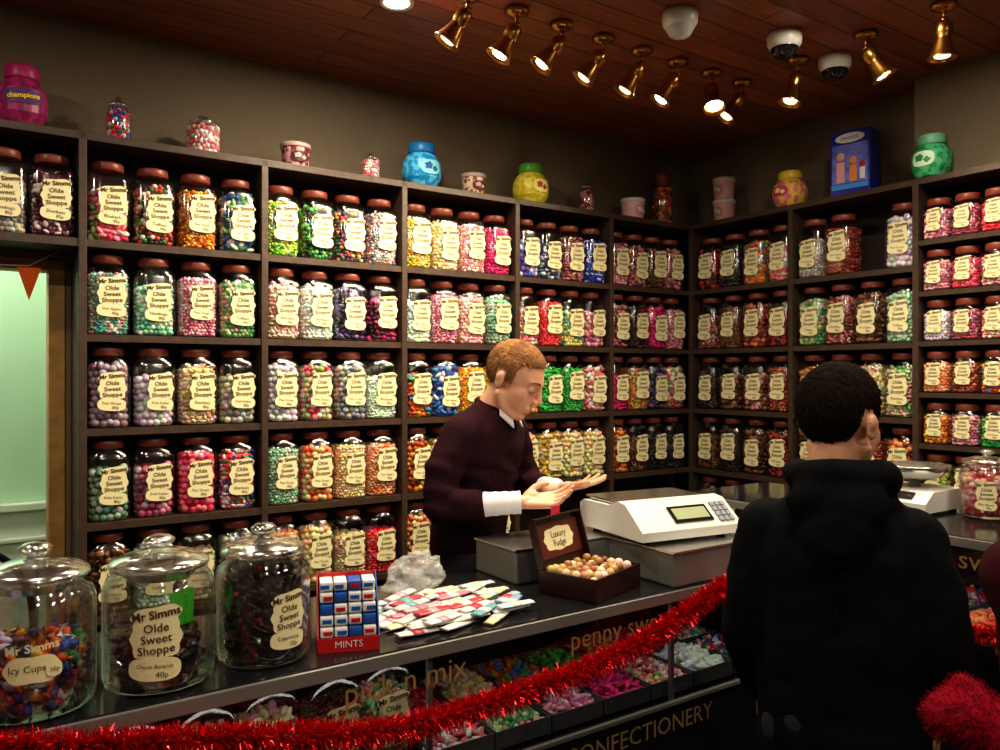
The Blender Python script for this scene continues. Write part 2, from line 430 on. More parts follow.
# ------------------------------------------------------------ room shell
def plank_mat(name, c1, c2, width, axis='Y', rough=0.35, grain=.8):
    m = bpy.data.materials.new(name); m.use_nodes = True; nt = m.node_tree; b = nt.nodes['Principled BSDF']
    tc = nt.nodes.new('ShaderNodeTexCoord'); mp = nt.nodes.new('ShaderNodeMapping')
    if axis == 'X': mp.inputs['Rotation'].default_value = (0, 0, math.pi/2)
    br = nt.nodes.new('ShaderNodeTexBrick'); br.inputs['Scale'].default_value = 1
    br.inputs['Brick Width'].default_value = 2.3; br.inputs['Row Height'].default_value = width
    br.inputs['Mortar Size'].default_value = 0.004; br.inputs['Mortar Smooth'].default_value = 0.3
    br.inputs['Color1'].default_value = (*c1, 1); br.inputs['Color2'].default_value = (*c2, 1)
    br.inputs['Mortar'].default_value = (*[c*0.15 for c in c1], 1)
    n = nt.nodes.new('ShaderNodeTexNoise'); n.inputs['Scale'].default_value = 6
    m2 = nt.nodes.new('ShaderNodeMapping'); m2.inputs['Scale'].default_value = (0.6, 9, 1) if axis == 'Y' else (9, 0.6, 1)
    mx = nt.nodes.new('ShaderNodeMixRGB'); mx.blend_type = 'MULTIPLY'; mx.inputs['Fac'].default_value = grain
    rp = nt.nodes.new('ShaderNodeValToRGB'); rp.color_ramp.elements[0].color = (0.4, 0.37, 0.35, 1); rp.color_ramp.elements[0].position = .35; rp.color_ramp.elements[1].position = .65
    L = nt.links.new
    L(tc.outputs['Object'], mp.inputs['Vector']); L(mp.outputs[0], br.inputs['Vector'])
    L(tc.outputs['Object'], m2.inputs['Vector']); L(m2.outputs[0], n.inputs['Vector']); L(n.outputs['Fac'], rp.inputs['Fac'])
    L(br.outputs['Color'], mx.inputs['Color1']); L(rp.outputs['Color'], mx.inputs['Color2']); L(mx.outputs[0], b.inputs['Base Color'])
    bp = nt.nodes.new('ShaderNodeBump'); bp.inputs['Strength'].default_value = 0.4; bp.inputs['Distance'].default_value = 0.004
    inv = nt.nodes.new('ShaderNodeMath'); inv.operation = 'SUBTRACT'; inv.inputs[0].default_value = 1
    L(br.outputs['Fac'], inv.inputs[1]); L(inv.outputs[0], bp.inputs['Height']); L(bp.outputs['Normal'], b.inputs['Normal'])
    b.inputs['Roughness'].default_value = rough
    return m
M_CEIL = plank_mat('mahogany_planks', hexc('a66040'), hexc('8a4c30'), 0.11, rough=.42, grain=.6)
M_FLOOR = plank_mat('floor_planks', hexc('4a3322'), hexc('3a2719'), 0.14, 'X', 0.45)
M_WALL = mat('taupe_paint', hexc('6e6250'), 0.8, bump=0.05, bscale=60, var=0.05)
M_MINT = mat('mint_paint', hexc('bfe2c2'), 0.7, var=0.03, bscale=3, bump=0.02)
M_WAINS = mat('white_wainscot', hexc('dfe6d8'), 0.5)
M_OAK = mat('oak_frame', hexc('b08850'), 0.5, bump=0.1, bscale=25, var=0.2)
CZ = 2.835
def wallbox(name, c, d, m_):
    b = MB(); b.box(c, d, m_); return b.obj(name)
X0, Y0 = -1.6, -1.6
wallbox('floor', ((X0+WX)/2, (Y0+4.5)/2, -0.05), (WX-X0+0.2, 4.5-Y0+0.2, 0.1), M_FLOOR)
wallbox('ceiling', ((X0+WX)/2, (Y0+4.5)/2, CZ+0.05), (WX-X0+0.2, 4.5-Y0+0.2, 0.1), M_CEIL)
DL, DR, DT = -0.72, 0.30, 2.0
b = MB()
b.box(((DR+WX+0.1)/2, WY+0.05, CZ/2), (WX+0.1-DR, 0.1, CZ), M_WALL)
b.box(((X0+DL)/2, WY+0.05, CZ/2), (DL-X0, 0.1, CZ), M_WALL)
b.box(((DL+DR)/2, WY+0.05, (CZ+DT)/2), (DR-DL, 0.1, CZ-DT), M_WALL)
b.obj('wall_back')
wallbox('wall_right', (WX+0.05, (Y0+WY)/2, CZ/2), (0.1, WY-Y0, CZ), M_WALL)
wallbox('wall_right_pier', (WX-0.075, 0.72, (CZ+ZT)/2+0.001), (0.15, 2.05, CZ-ZT-0.002), M_WALL)
wallbox('wall_left', (X0-0.05, (Y0+WY)/2, CZ/2), (0.1, WY-Y0, CZ), M_WALL)
wallbox('wall_front', ((X0+WX)/2, Y0-0.05, CZ/2), (WX-X0, 0.1, CZ), M_WALL)
wallbox('wall_hall', ((X0+1.2)/2, 4.45, CZ/2), (1.2-X0, 0.1, CZ), M_MINT)
wallbox('wall_hall_side', (0.75, (WY+0.1+4.4)/2, CZ/2), (0.1, 4.4-WY-0.1, CZ), M_MINT)
b = MB()
b.box((-0.45, 4.385, 0.48), (2.3, 0.03, 0.96), M_WAINS)
b.box((-0.45, 4.37, 0.975), (2.3, 0.06, 0.035), M_WAINS, 0.005)
b.box((-0.45, 4.37, 0.82), (2.3, 0.04, 0.02), M_WAINS, 0.005)
for k in range(9): b.box((-1.45+k*0.25, 4.368, 0.4), (0.012, 0.012, 0.78), M_GREY)
b.obj('trim_wainscot')
b = MB()
b.box((DR-0.027, WY+0.05, DT/2-.002), (0.05, 0.098, DT-.006), M_OAK, 0.004)
b.box((DL+0.027, WY+0.05, DT/2-.002), (0.05, 0.098, DT-.006), M_OAK, 0.004)
b.box(((DL+DR)/2, WY+0.05, DT-0.022), (DR-DL-0.106, 0.098, 0.04), M_OAK, 0.004)
b.obj('trim_door_frame')
b = MB()
M_OR = mat('orange_fabric', hexc('ee6a1c'), 0.8)
for k in range(4):
    x = 0.185-k*0.2; z = 1.955-0.012*(k % 2)
    b.add([(x-.035, WY-.09, z), (x+.035, WY-.09, z), (x, WY-.09, z-.11), (x-.035, WY-.086, z), (x+.035, WY-.086, z), (x, WY-.086, z-.11)], [[0, 2, 1], [3, 4, 5], [0, 1, 4, 3], [1, 2, 5, 4], [2, 0, 3, 5]], M_OR if k % 2 == 0 else mat('purple_fabric', hexc('5a2a6a'), .8), False)
b.tube([(0.27, WY-.088, 2.015), (0.185, WY-.088, 1.96), (0.0, WY-.088, 1.952), (-0.3, WY-.088, 1.95), (-0.69, WY-.088, 2.015)], 0.002, M_WHITE, 6)
b.obj('bunting')
b = MB()
pts = [(0.02+0.22*math.cos(t), 3.7, 0.62+0.3*math.sin(t)) for t in [math.pi*(i/14) for i in range(15)]]
b.tube([(pts[0][0], 3.7, 0)]+pts+[(pts[-1][0], 3.7, 0)], 0.014, mat('black_iron', (.02, .02, .022), .4, .6), 10)
for k in (0.45, 0.25): b.tube([(-0.2, 3.7, k), (0.24, 3.7, k)], 0.01, MC['black_iron'], 8)
b.obj('hallway_rail')

# ------------------------------------------------------------ counter (main)
CT = 0.98
b = MB()
CX0, CX1, CY0, CY1 = -0.95, 2.29, 1.60, 2.12
b.box(((CX0+CX1)/2, (CY0+CY1)/2, CT-0.015), (CX1-CX0, CY1-CY0, 0.03), M_BLACK, 0.003)
b.box(((CX0+CX1)/2, CY0-0.002, CT-0.018), (CX1-CX0, 0.012, 0.03), M_GREY, 0.002)
b.box(((CX0+CX1)/2, CY0-0.001, 0.655), (CX1-CX0, 0.012, 0.012), M_GREY, 0.002)
b.box(((CX0+CX1)/2, (CY0+CY1)/2, 0.66/2), (CX1-CX0-0.01, CY1-CY0-0.01, 0.645), M_BLACK)
b.box(((CX0+CX1)/2, CY1-0.01, 0.81), (CX1-CX0, 0.02, 0.31), M_BLACK)
for x in (CX0+0.01, 0.06, 0.9, 1.7, CX1-0.01):
    b.box((x, CY0+0.012, 0.81), (0.012, 0.012, 0.31), M_GREY)
b.add([(CX0, CY0+.003, .66), (CX1, CY0+.003, .66), (CX1, CY0+.003, .955), (CX0, CY0+.003, .955)], [[0, 1, 2, 3]], M_CASE, False)
mpf = lambda x, z, off: Vector((x, CY0-0.0075-off, z))
txt(b, 'CONFECTIONERY', 0.070, 1.57, 0.60, mpf, M_GOLD, 0, 0.0)
mpg = lambda x, z, off: Vector((x, CY0+0.0015-off, z))
txt(b, 'pick n mix', 0.075, 0.84, 0.905, mpg, M_GOLD, 0, 0.0)
txt(b, 'penny sweets', 0.075, 1.52, 0.902, mpg, M_GOLD, 0, 0.0)
b.obj('display_counter')

def tray_mesh(name, w, d, r, seed, shape='chunk'):
    rng = random.Random(seed); t = MB(); t.m(M_FILLSLOT)
    M_T = mat('tray_smoke', (0.10, 0.10, 0.11), 0.2)
    for k in range(int(w*d/(r*r*1.6))):
        x, y = rng.uniform(-w/2+r, w/2-r), rng.uniform(-d/2+r, d/2-r)
        z = 0.025+0.03*(1-(2*x/w)**2)*(1-(2*y/d)**2)*rng.random()+r*.6
        R = Matrix.Rotation(rng.uniform(0, 6.28), 3, (rng.random()-.5, rng.random()-.5, rng.random()-.4))
        t.ball((x, y, z), (r*1.7, r*.85, r*.6) if shape == 'chunk' else (r, r, r), M_FILLSLOT, 2, rnd=rng.random(), R=R)
    t.box((0, 0, 0.012), (w, d, 0.022), M_T)
    for s_ in (-1, 1):
        t.box((s_*w/2, 0, 0.022), (0.004, d, 0.044), M_T); t.box((0, s_*d/2, 0.022), (w, 0.004, 0.044), M_T)
    return t.mesh(name)
TR = [tray_mesh('tray_a', .17, .2, .011, 1), tray_mesh('tray_b', .17, .2, .009, 2, 'ball'), tray_mesh('tray_c', .17, .2, .014, 3)]
trays = empty('pick_and_mix_trays', (1.5, 1.85, 0.663))
tp = ['pkw', 'redp', 'grpk', 'creamy', 'pinkp', 'multi', 'mag', 'green', 'pkmix', 'coral', 'white', 'hotp', 'rbm', 'teal']
for k in range(7):
    for j in range(2):
        place_jar(trays, TR[(k+j) % 3], (1.01+k*0.18-1.5, 1.735+j*0.22-1.85, 0.0), 0, P[tp[k*2+j]], 'sweets_tray')
cj = empty('counter_case_jars', (0.3, 1.75, 0.663))
cp = ['grey', 'brown', 'whitey', 'creamy', 'gold', 'gpas', 'rbrn', 'creamy', 'tan', 'dark', 'grpk']
for k in range(11):
    place_jar(cj, JM[(RS[k % 3], HS[0], 'chunk')], (-0.87+k*0.142, 0.0 if k % 2 else 0.02, 0), 0.0, P[cp[k]])

# ------------------------------------------------------------ right counter
RT = 1.15
b = MB()
RX0, RX1, RY0, RY1 = 2.30, 2.80, 0.35, 2.12
b.box(((RX0+RX1)/2, (RY0+RY1)/2, RT-0.012), (RX1-RX0, RY1-RY0, 0.024), M_BLACK, 0.003)
b.box((RX0-0.002, (RY0+RY1)/2, RT-0.015), (0.012, RY1-RY0, 0.026), M_GREY, 0.002)
b.box(((RX0+RX1)/2, (RY0+RY1)/2, 0.86/2), (RX1-RX0-0.01, RY1-RY0-0.01, 0.85), M_BLACK)
b.box((RX1-0.01, (RY0+RY1)/2, 0.99), (0.02, RY1-RY0, 0.29), M_BLACK)
for y in (RY0+.01, 1.0, RY1-.01): b.box((RX0+0.01, y, 0.99), (0.014, 0.014, 0.29), M_GREY)
b.add([(RX0+.003, RY0, .86), (RX0+.003, RY1, .86), (RX0+.003, RY1, 1.13), (RX0+.003, RY0, 1.13)], [[0, 3, 2, 1]], M_CASE, False)
mpr = lambda y, z, off: Vector((RX0+0.001-off, -y, z))
txt(b, 'penny sweets', 0.075, -1.10, 1.085, mpr, M_GOLD, 0, 0.0)
b.obj('display_counter')
tr2 = empty('pick_and_mix_trays', (2.5, 1.2, 0.8605))
for k in range(8):
    for j in range(2):
        place_jar(tr2, TR[(k+j) % 3], (-0.09+j*0.21, -0.68+k*0.18, 0), -math.pi/2, P[tp[(k*2+j+3) % 14]], 'sweets_tray')
RZ = 1.078
b = MB()
b.box((1.765, 2.005, (CT+RZ)/2), (0.83, 0.22, RZ-CT-.002), M_GREY, 0.006)
b.box((1.945, 1.752, (CT+RZ)/2), (0.47, 0.286, RZ-CT-.002), M_GREY, 0.006)
b.box((1.765, 2.005, RZ+.003), (0.84, 0.226, 0.008), M_STEEL, 0.002)
b.box((1.945, 1.748, RZ+.003), (0.48, 0.288, 0.008), M_STEEL, 0.002)
b.obj('counter_riser')

# ------------------------------------------------------------ weighing scales
def prism(b, prof, x0, x1, mt, M=None):
    n = len(prof); vs = [(x0, y, z) for y, z in prof]+[(x1, y, z) for y, z in prof]
    fs = [[i, (i+1) % n, (i+1) % n+n, i+n] for i in range(n)]+[list(range(n))[::-1], [i+n for i in range(n)]]
    b.add(vs, fs, mt, False, M=M)
b = MB()
prism(b, [(-.18, 0.012), (-.18, .04), (-.09, .112), (-.05, .118), (.0, .10), (.15, .098), (.17, .085), (.17, .012)], -.195, .195, M_WHITE)
for sx in (-.15, .15):
    for sy in (-.13, .13): b.lathe([(.015, 0), (.015, .014)], M_BLACK, 12, (sx, sy, 0))
Rs = Matrix.Translation((0, -.1365, .0765)) @ Matrix.Rotation(math.atan2(.072, .09), 4, 'X')
b.box((.02, 0, .002), (.15, .065, .004), M_BLACK, M=Rs)
b.box((.02, 0, .0045), (.13, .044, .002), mat('lcd', hexc('98a480'), .3, emis=.08), M=Rs)
for i in range(3):
    for j in range(4): b.box((.125+i*.021, -.033+j*.021, .003), (.016, .016, .005), mat('keygrey', hexc('8890a0'), .5), M=Rs)
b.box((0, .05, .108), (.36, .22, .010), M_STEEL, .004)
b.lathe([(.02, .09), (.02, .105)], M_GREY, 16, (0, .05, 0))
b.obj('weighing_scale', (1.90, 1.86, RZ+.0075), math.radians(-8))
b = MB()
prism(b, [(-.12, .01), (-.12, .04), (-.07, .075), (.12, .075), (.12, .01)], -.11, .11, M_WHITE)
for sx in (-.09, .09):
    for sy in (-.09, .09): b.lathe([(.012, 0), (.012, .012)], M_BLACK, 10, (sx, sy, 0))
b.lathe([(.02, .075), (.015, .1), (.05, .102)], M_STEEL, 16, (0, .02, 0))
b.lathe([(.04, .1), (.08, .112), (.105, .138), (.11, .15), (.106, .15), (.08, .118), (0, .106)], M_STEEL, 32, (0, .02, 0))
b.box((0, -.097, .0595), (.12, .006, .03), M_BLACK, rot=Matrix.Rotation(-.95, 4, 'X'))
b.obj('weighing_scale', (2.63, 1.41, RT+.0005), -math.pi/2)

# ------------------------------------------------------------ large glass jars on counter
M_rdot = mat('red_dot', hexc('c01828'), .4)
def big_jar(name, loc, R, H, kind, seed, rz=0.0, label=None, lang=0.0):
    rng = random.Random(seed); b = MB()
    bh = H*0.80
    b.lathe([(R*.8, .001), (R*.96, .006), (R, .02), (R, bh*.84), (R*.93, bh*.93), (R*.78, bh*.985), (R*.80, bh), (R*.76, bh+.004), (R*.73, bh*.98), (R*.88, bh*.91), (R*.955, bh*.82), (R*.955, .018), (0, .010)], M_THICK, 48)
    z = bh+.004; q_ = H/.3
    b.lathe([(R*.60, z-.02), (R*.74, z-.002), (R*.88, z+.001), (R*.90, z+.006), (R*.89, z+.012), (R*.78, z+.020*q_), (R*.5, z+.031*q_), (R*.25, z+.035*q_), (R*.15, z+.037*q_), (R*.14, z+.042*q_), (R*.26, z+.050*q_), (R*.28, z+.058*q_), (R*.18, z+.066*q_), (0, z+.068*q_)], M_G2, 40)
    ri = R*.94
    if kind == 'wrapped':
        cm = candy(('2050b8', 'e06820', 'c82028', 'e8e8e8', '1a2a60', 'd8a030', '702838', '301818', '40a050'))
        for k in range(400):
            a = rng.uniform(0, 6.28); rr = (ri-.02)*math.sqrt(rng.uniform(.45, 1)); zz = rng.uniform(.02, bh*.52)
            p = Vector((rr*math.cos(a), rr*math.sin(a), zz)); Rm = Matrix.Rotation(rng.uniform(0, 6.28), 3, Vector((rng.random()-.5, rng.random()-.5, rng.random()-.5)).normalized())
            v = rng.random(); b.ball(p, (.015, .010, .009), cm, 2, rnd=v, R=Rm)
            for s_ in (-1, 1):
                e = p+Rm @ Vector((.012*s_, 0, 0)); t1 = p+Rm @ Vector((.022*s_, .008, .002)); t2 = p+Rm @ Vector((.022*s_, -.008, -.002))
                b.add([e, t1, t2], [[0, 1, 2]], cm, False, rnd=v)
    elif kind == 'bananas':
        cm = candy(('2c1810', '3a2014', '1e100a', '4a2c1a'))
        for k in range(190):
            a = rng.uniform(0, 6.28); rr = (ri-.035)*math.sqrt(rng.uniform(.2, 1)); zz = rng.uniform(.02, bh*.42)
            M_ = Matrix.Translation((rr*math.cos(a), rr*math.sin(a), zz)) @ Matrix.Rotation(rng.uniform(0, 6.28), 4, 'Z') @ Matrix.Rotation(rng.uniform(-.5, .5), 4, 'X')
            b.tube([(-.03, 0, .0), (-.018, .006, 0), (0, .009, 0), (.018, .006, 0), (.03, 0, 0)], [.002, .008, .010, .008, .002], cm, 8, M_, rnd=rng.random())
        gm = mat('green_card', hexc('3fbf2a'), .6, emis=.05); Mg = Matrix.Rotation(.75, 4, 'Z')
        b.box((.03, -.03, bh*.62), (.06, .003, .07), gm, M=Mg)
    elif kind == 'pipes':
        cm = candy(('101012', '18181c', '0a0a0c', '24242a'))
        for k in range(230):
            a = rng.uniform(0, 6.28); rr = (ri-.022)*math.sqrt(rng.uniform(.6, 1)); zz = rng.uniform(.03, bh*.86)
            M_ = Matrix.Translation((rr*math.cos(a), rr*math.sin(a), zz)) @ Matrix.Rotation(a+math.pi/2, 4, 'Z') @ Matrix.Rotation(rng.uniform(-1.2, 1.2), 4, 'Y')
            b.tube([(-.03, 0, 0), (0, .002, 0), (.028, 0, 0), (.033, 0, .012)], [.006, .006, .007, .009], cm, 8, M_, rnd=rng.random())
            if k % 9 == 0: b.ball(M_ @ Vector((.033, 0, .016)), .006, M_rdot, 2)
        b.lathe([(ri*.7, .012), (ri*.7, bh*.84)], mat('liquorice_core', (.006, .006, .007), .5), 24)
    elif kind == 'pink':
        cm = candy(('e0305a', 'f08098', 'f4d8d0', 'c01840')); pieces(b, .012, ri, bh*.8, 'ball', cm, rng, 2, .008)
    Lx, Lz, Ls, top = label[0], label[1], label[2], label[3]
    mp = lambda x, z_, off: Vector(((R+.001+off)*math.sin(x/R+lang), -(R+.001+off)*math.cos(x/R+lang), z_))
    if top:
        shop_label(b, mp, Lx, Lz, Ls, label[4], label[5])
    else:
        txt(b, 'Mr Simms', .021, Lx, Lz+.038, mp, M_LABEL, .08, .001, .0005)
        ell(b, Lx, Lz, .045*Ls, .024*Ls, mp, M_LABEL, 6, .05, 0)
        txt(b, label[4], .017*Ls, Lx-.008, Lz+.002, mp, M_INK, 0, .001)
        ell(b, Lx+.034, Lz-.004, .013, .013, mp, M_LABEL, 0, 0, 0, 20, .0015); txt(b, label[5], .011, Lx+.034, Lz-.004, mp, M_INK, 0, .003)
    return b.obj(name, loc, rz)
big_jar('glass_candy_jar', (.115, 1.715, CT+.0005), .103, .295, 'wrapped', 1, math.radians(-12), (0.01, .10, 1.0, False, 'Icy Cups', '10p'))
big_jar('glass_candy_jar', (.335, 1.725, CT+.0005), .107, .283, 'bananas', 2, math.radians(-12), (-.004, .105, 1.28, True, 'Choco Bananas', '40p'))
big_jar('glass_candy_jar', (.552, 1.735, CT+.0005), .100, .282, 'pipes', 3, math.radians(-12), (.045, .10, 1.08, True, 'Liquorice', '10p'))
big_jar('glass_candy_jar', (2.69, 1.2, RT+.0005), .078, .205, 'pink', 4, -math.pi/2+.4, (0, .075, .8, True, 'Bon Bons', '90p'))

# ------------------------------------------------------------ carton of mints
b = MB()
cb, cw, cr_ = mat('carton_blue', hexc('2458a8'), .4), mat('carton_white', hexc('e0e0e2'), .4), mat('carton_red', hexc('b81c24'), .4)
W_, D_, H_ = .135, .10, .155
b.box((0, 0, .002), (W_, D_, .004), cr_); b.box((0, D_/2, H_/2), (W_, .003, H_), cr_)
for s_ in (-1, 1): prism(b, [(-D_/2, 0), (-D_/2, .03), (-.01, .1), (D_/2, H_), (D_/2, 0)], s_*W_/2-.0015, s_*W_/2+.0015, cb if s_ > 0 else cr_)
b.box((0, -D_/2, .016), (W_, .003, .032), cr_)
txt(b, 'MINTS', .022, 0, .017, lambda x, z, o: Vector((x, -D_/2-.002-o, z)), cw, 0, .0008)
rng = random.Random(2)
for r_ in range(6):
    for c_ in range(4):
        z = .016+.024*r_
        b.box((-.048+c_*.032, -.012+.008*r_, z), (.029, .07, .021), (cw, cb, cw, cw)[(r_*3+c_) % 4], .004)
        b.box((-.048+c_*.032+rng.uniform(-.004, .004), -.048+.008*r_, z), (.02, .003, .008), (cb, cr_, cb)[(r_+c_) % 3])
b.obj('mint_carton', (.735, 1.70, CT+.0005), math.radians(-20))

# ------------------------------------------------------------ sweet packets
b = MB(); rng = random.Random(9)
pc = [hexc(x) for x in ('d8d4ce', 'd0ceca', 'd0a0a8', '80a8c4', 'dcdcda', 'b84050', '70a8b0', 'd8cea8', 'c88090', 'b0c0d0', 'dad6d0', 'dedddb')]
pm = [mat('packet_%d' % i, c, .3) for i, c in enumerate(pc)]
for k in range(63):
    gx, gy = k % 9, k//9
    x = -.155+gx*.038+rng.uniform(-.012, .012); y = -.115+gy*.040+rng.uniform(-.012, .012)
    z = .006+.008*(k % 3)
    R = Matrix.Translation((x, y, z)) @ Matrix.Rotation(math.radians(20)+rng.uniform(-.45, .45), 4, 'Z') @ Matrix.Rotation(rng.uniform(-.05, .05), 4, 'Y')
    L_ = .055
    m1, m2 = rng.choice(pm[:2]+pm[4:5]+pm[9:]+pm), rng.choice(pm)
    b.tube([(-L_, 0, 0), (-L_*.85, 0, 0), (-L_*.6, 0, 0), (0, 0, 0), (L_*.6, 0, 0), (L_*.85, 0, 0), (L_, 0, 0)], [.016, .014, .0165, .018, .0165, .014, .016], m1, 10, R, flat=.28)
    b.tube([(-L_*.35, 0, 0.0006), (L_*.2, 0, 0.0006)], [.0172, .0178], m2, 10, R, flat=.30)
b.obj('sweet_packets', (1.055, 1.785, CT+.0015), 0)

# plastic bag
b = MB()
bm = bmesh.new(); bmesh.ops.create_icosphere(bm, subdivisions=5, radius=1)
vs = []
for q_ in bm.verts:
    c = q_.co.copy(); d = 1+.38*noise.noise(c*2.2)+.14*abs(noise.noise(c*5.5))+.06*abs(noise.noise(c*13))
    c = Vector((c.x*.095*d, c.y*.055*d, max(-.03, c.z*.048*d)))
    if c.z > .02: c.z *= 1.4
    vs.append(c+Vector((0, 0, .0305)))
fs = [[p.index for p in q_.verts] for q_ in bm.faces]; bm.free()
mbag = bpy.data.materials.new('plastic_film'); mbag.use_nodes = True
nt = mbag.node_tree; nt.nodes.clear(); o_ = nt.nodes.new('ShaderNodeOutputMaterial'); mx_ = nt.nodes.new('ShaderNodeMixShader'); tr_ = nt.nodes.new('ShaderNodeBsdfTransparent'); pb = nt.nodes.new('ShaderNodeBsdfPrincipled')
pb.inputs['Base Color'].default_value = (.7, .73, .75, 1); pb.inputs['Roughness'].default_value = .12; mx_.inputs[0].default_value = .28
nt.links.new(tr_.outputs[0], mx_.inputs[1]); nt.links.new(pb.outputs[0], mx_.inputs[2]); nt.links.new(mx_.outputs[0], o_.inputs[0])
b.add(vs, fs, mbag, True)
b.obj('plastic_bag', (1.09, 2.03, CT), .3)

# ------------------------------------------------------------ chocolate box
b = MB()
cd, ci = mat('choc_box_brown', hexc('2e140e'), .35), mat('choc_box_inner', hexc('5a2418'), .5)
w, d, h = .25, .19, .065
b.box((0, 0, .003), (w, d, .006), cd)
for s_ in (-1, 1):
    b.box((s_*(w/2-.003), 0, h/2), (.006, d, h), cd); b.box((0, s_*(d/2-.003), h/2), (w-.012, .006, h), cd)
ML = Matrix.Translation((0, d/2, h)) @ Matrix.Rotation(math.radians(74), 4, 'X')
b.box((0, .07, 0), (w, .14, .006), cd, M=ML)
for s_ in (-1, 1): b.box((s_*(w/2-.003), .07, .012), (.006, .14, .02), cd, M=ML)
b.box((0, .137, .012), (w, .006, .02), cd, M=ML)
b.box((0, .07, .0045), (w-.03, .10, .002), ci, M=ML)
mpl = lambda x, z, off: ML @ Vector((x, z, .006+off))
ell(b, -.0, .072, .075, .034, mpl, M_LABEL, 8, .06); txt(b, 'Luxury', .028, 0, .084, mpl, M_INK, 0, .001); txt(b, 'Fudge', .028, 0, .058, mpl, M_INK, 0, .001)
rng = random.Random(4); tm = candy(('d8b890', 'c09868', 'ecdcb8', 'a87848', '8a5a30', '6a4020'))
for lay in range(2):
    for i in range(8):
        for j in range(6):
            b.ball((-w/2+.026+i*.028+rng.uniform(-.005, .005), -d/2+.024+j*.028+rng.uniform(-.005, .005), .03+lay*.022+rng.uniform(0, .014)), (.0145, .0135, .013), tm, 2, rnd=rng.random())
b.box((.03, d/2+.047, h+.145), (.045, .003, .028), mat('pink_tag', hexc('d8385c'), .5))
b.obj('chocolate_box', (1.505, 1.742, CT+.0005), math.radians(18))

# ------------------------------------------------------------ tinsel
M_TIN = mat('red_tinsel', hexc('dc1420'), .2, .8); M_TINC = mat('red_tinsel_core', hexc('700810'), .5)
def catmull(pts, n=12):
    out = []; P_ = [Vector(p) for p in pts]; P_ = [P_[0]]+P_+[P_[-1]]
    for i in range(1, len(P_)-2):
        for k in range(n):
            t = k/n; a, b_, c, d_ = P_[i-1:i+3]
            out.append(.5*((2*b_)+(c-a)*t+(2*a-5*b_+4*c-d_)*t*t+(3*b_-a-3*c+d_)*t**3))
    out.append(P_[-1]); return out
def garland(name, pts, R, dens, seed):
    rng = random.Random(seed); path = catmull(pts); b = MB(); b.tube(path, .006, M_TINC, 8)
    for i in range(len(path)-1):
        p0, p1 = path[i], path[i+1]; L_ = (p1-p0).length; t = (p1-p0).normalized()
        for k in range(int(L_*dens)):
            p = p0.lerp(p1, rng.random())
            dr = Vector((rng.gauss(0, 1), rng.gauss(0, 1), rng.gauss(0, 1))); dr -= t*dr.dot(t)*.6; dr.normalize()
            l = R*rng.uniform(.7, 1.1); s_ = dr.cross(Vector((rng.random()-.5, rng.random()-.5, rng.random()-.5))).normalized()*.0014
            e = p+dr*l+Vector((0, 0, -l*.12)); md = p+dr*l*.55+s_*2
            b.add([p-s_, p+s_, md+s_, md-s_, e], [[0, 1, 2, 3], [3, 2, 4]], M_TIN, False)
    return b.obj(name)
gp = [(-.9, 1.54, .93), (-.4, 1.54, .96), (-.1, 1.54, .985), (.053, 1.54, .982), (.2, 1.54, .95), (.372, 1.54, .917), (.567, 1.54, .873), (.745, 1.54, .838), (.893, 1.54, .830), (1.116, 1.54, .838), (1.372, 1.54, .858), (1.591, 1.54, .902), (1.861, 1.54, .985), (2.0, 1.54, .95), (2.2, 1.54, .96)]
garland('tinsel_garland', gp, .043, 6500, 1)
garland('tinsel_garland', [(2.245, 1.48, .97), (2.245, 1.3, .91), (2.245, 1.1, .90), (2.245, .9, .93), (2.245, .6, .97)], .038, 4000, 2)

# ------------------------------------------------------------ things on top of shelving
def lidded(b, R, H, body, lid, shape='round', c=(0, 0, 0)):
    if shape == 'round':
        prof = [(R*.5, 0), (R*.72, H*.05), (R*.95, H*.22), (R, H*.40), (R*.95, H*.58), (R*.75, H*.72), (R*.6, H*.78)]
        b.lathe(prof, body, 20, c, smooth=False)
        b.lathe([(R*.66, H*.78), (R*.68, H*.80), (R*.68, H*.95), (R*.62, H), (0, H)], lid, 24, c)
    elif shape == 'tub':
        b.lathe([(R*.84, 0), (R*.86, H*.03), (R*.95, H*.8), (R*.95, H*.82)], body, 28, c)
        b.lathe([(R, H*.82), (R*1.02, H*.84), (R*1.02, H*.97), (R*.95, H), (0, H)], lid, 28, c)
def filljar(name, loc, R, H, pal, r=.008, rz=0, lid='glass', seed=1, n=2):
    rng = random.Random(seed); b = MB(); cm = candy(pal)
    bh = H*.76
    pieces(b, r, R-.002, bh*.90, 'ball', cm, rng, n, .003)
    b.lathe([(R*.85, .0005), (R, .008), (R, bh*.85), (R*.8, bh*.97), (R*.7, bh)], M_GLASS, 28)
    if lid == 'glass': b.lathe([(R*.75, bh), (R*.85, bh+.005), (R*.55, bh+.4*(H-bh)), (R*.2, bh+.55*(H-bh)), (R*.3, bh+.8*(H-bh)), (0, H)], M_G2, 24)
    else: b.lathe([(R*.78, bh-.003), (R*.8, H-.006), (R*.7, H), (0, H)], lid, 24)
    return b.obj(name, loc, rz)
zt = ZT+.0015
SY = 2.975
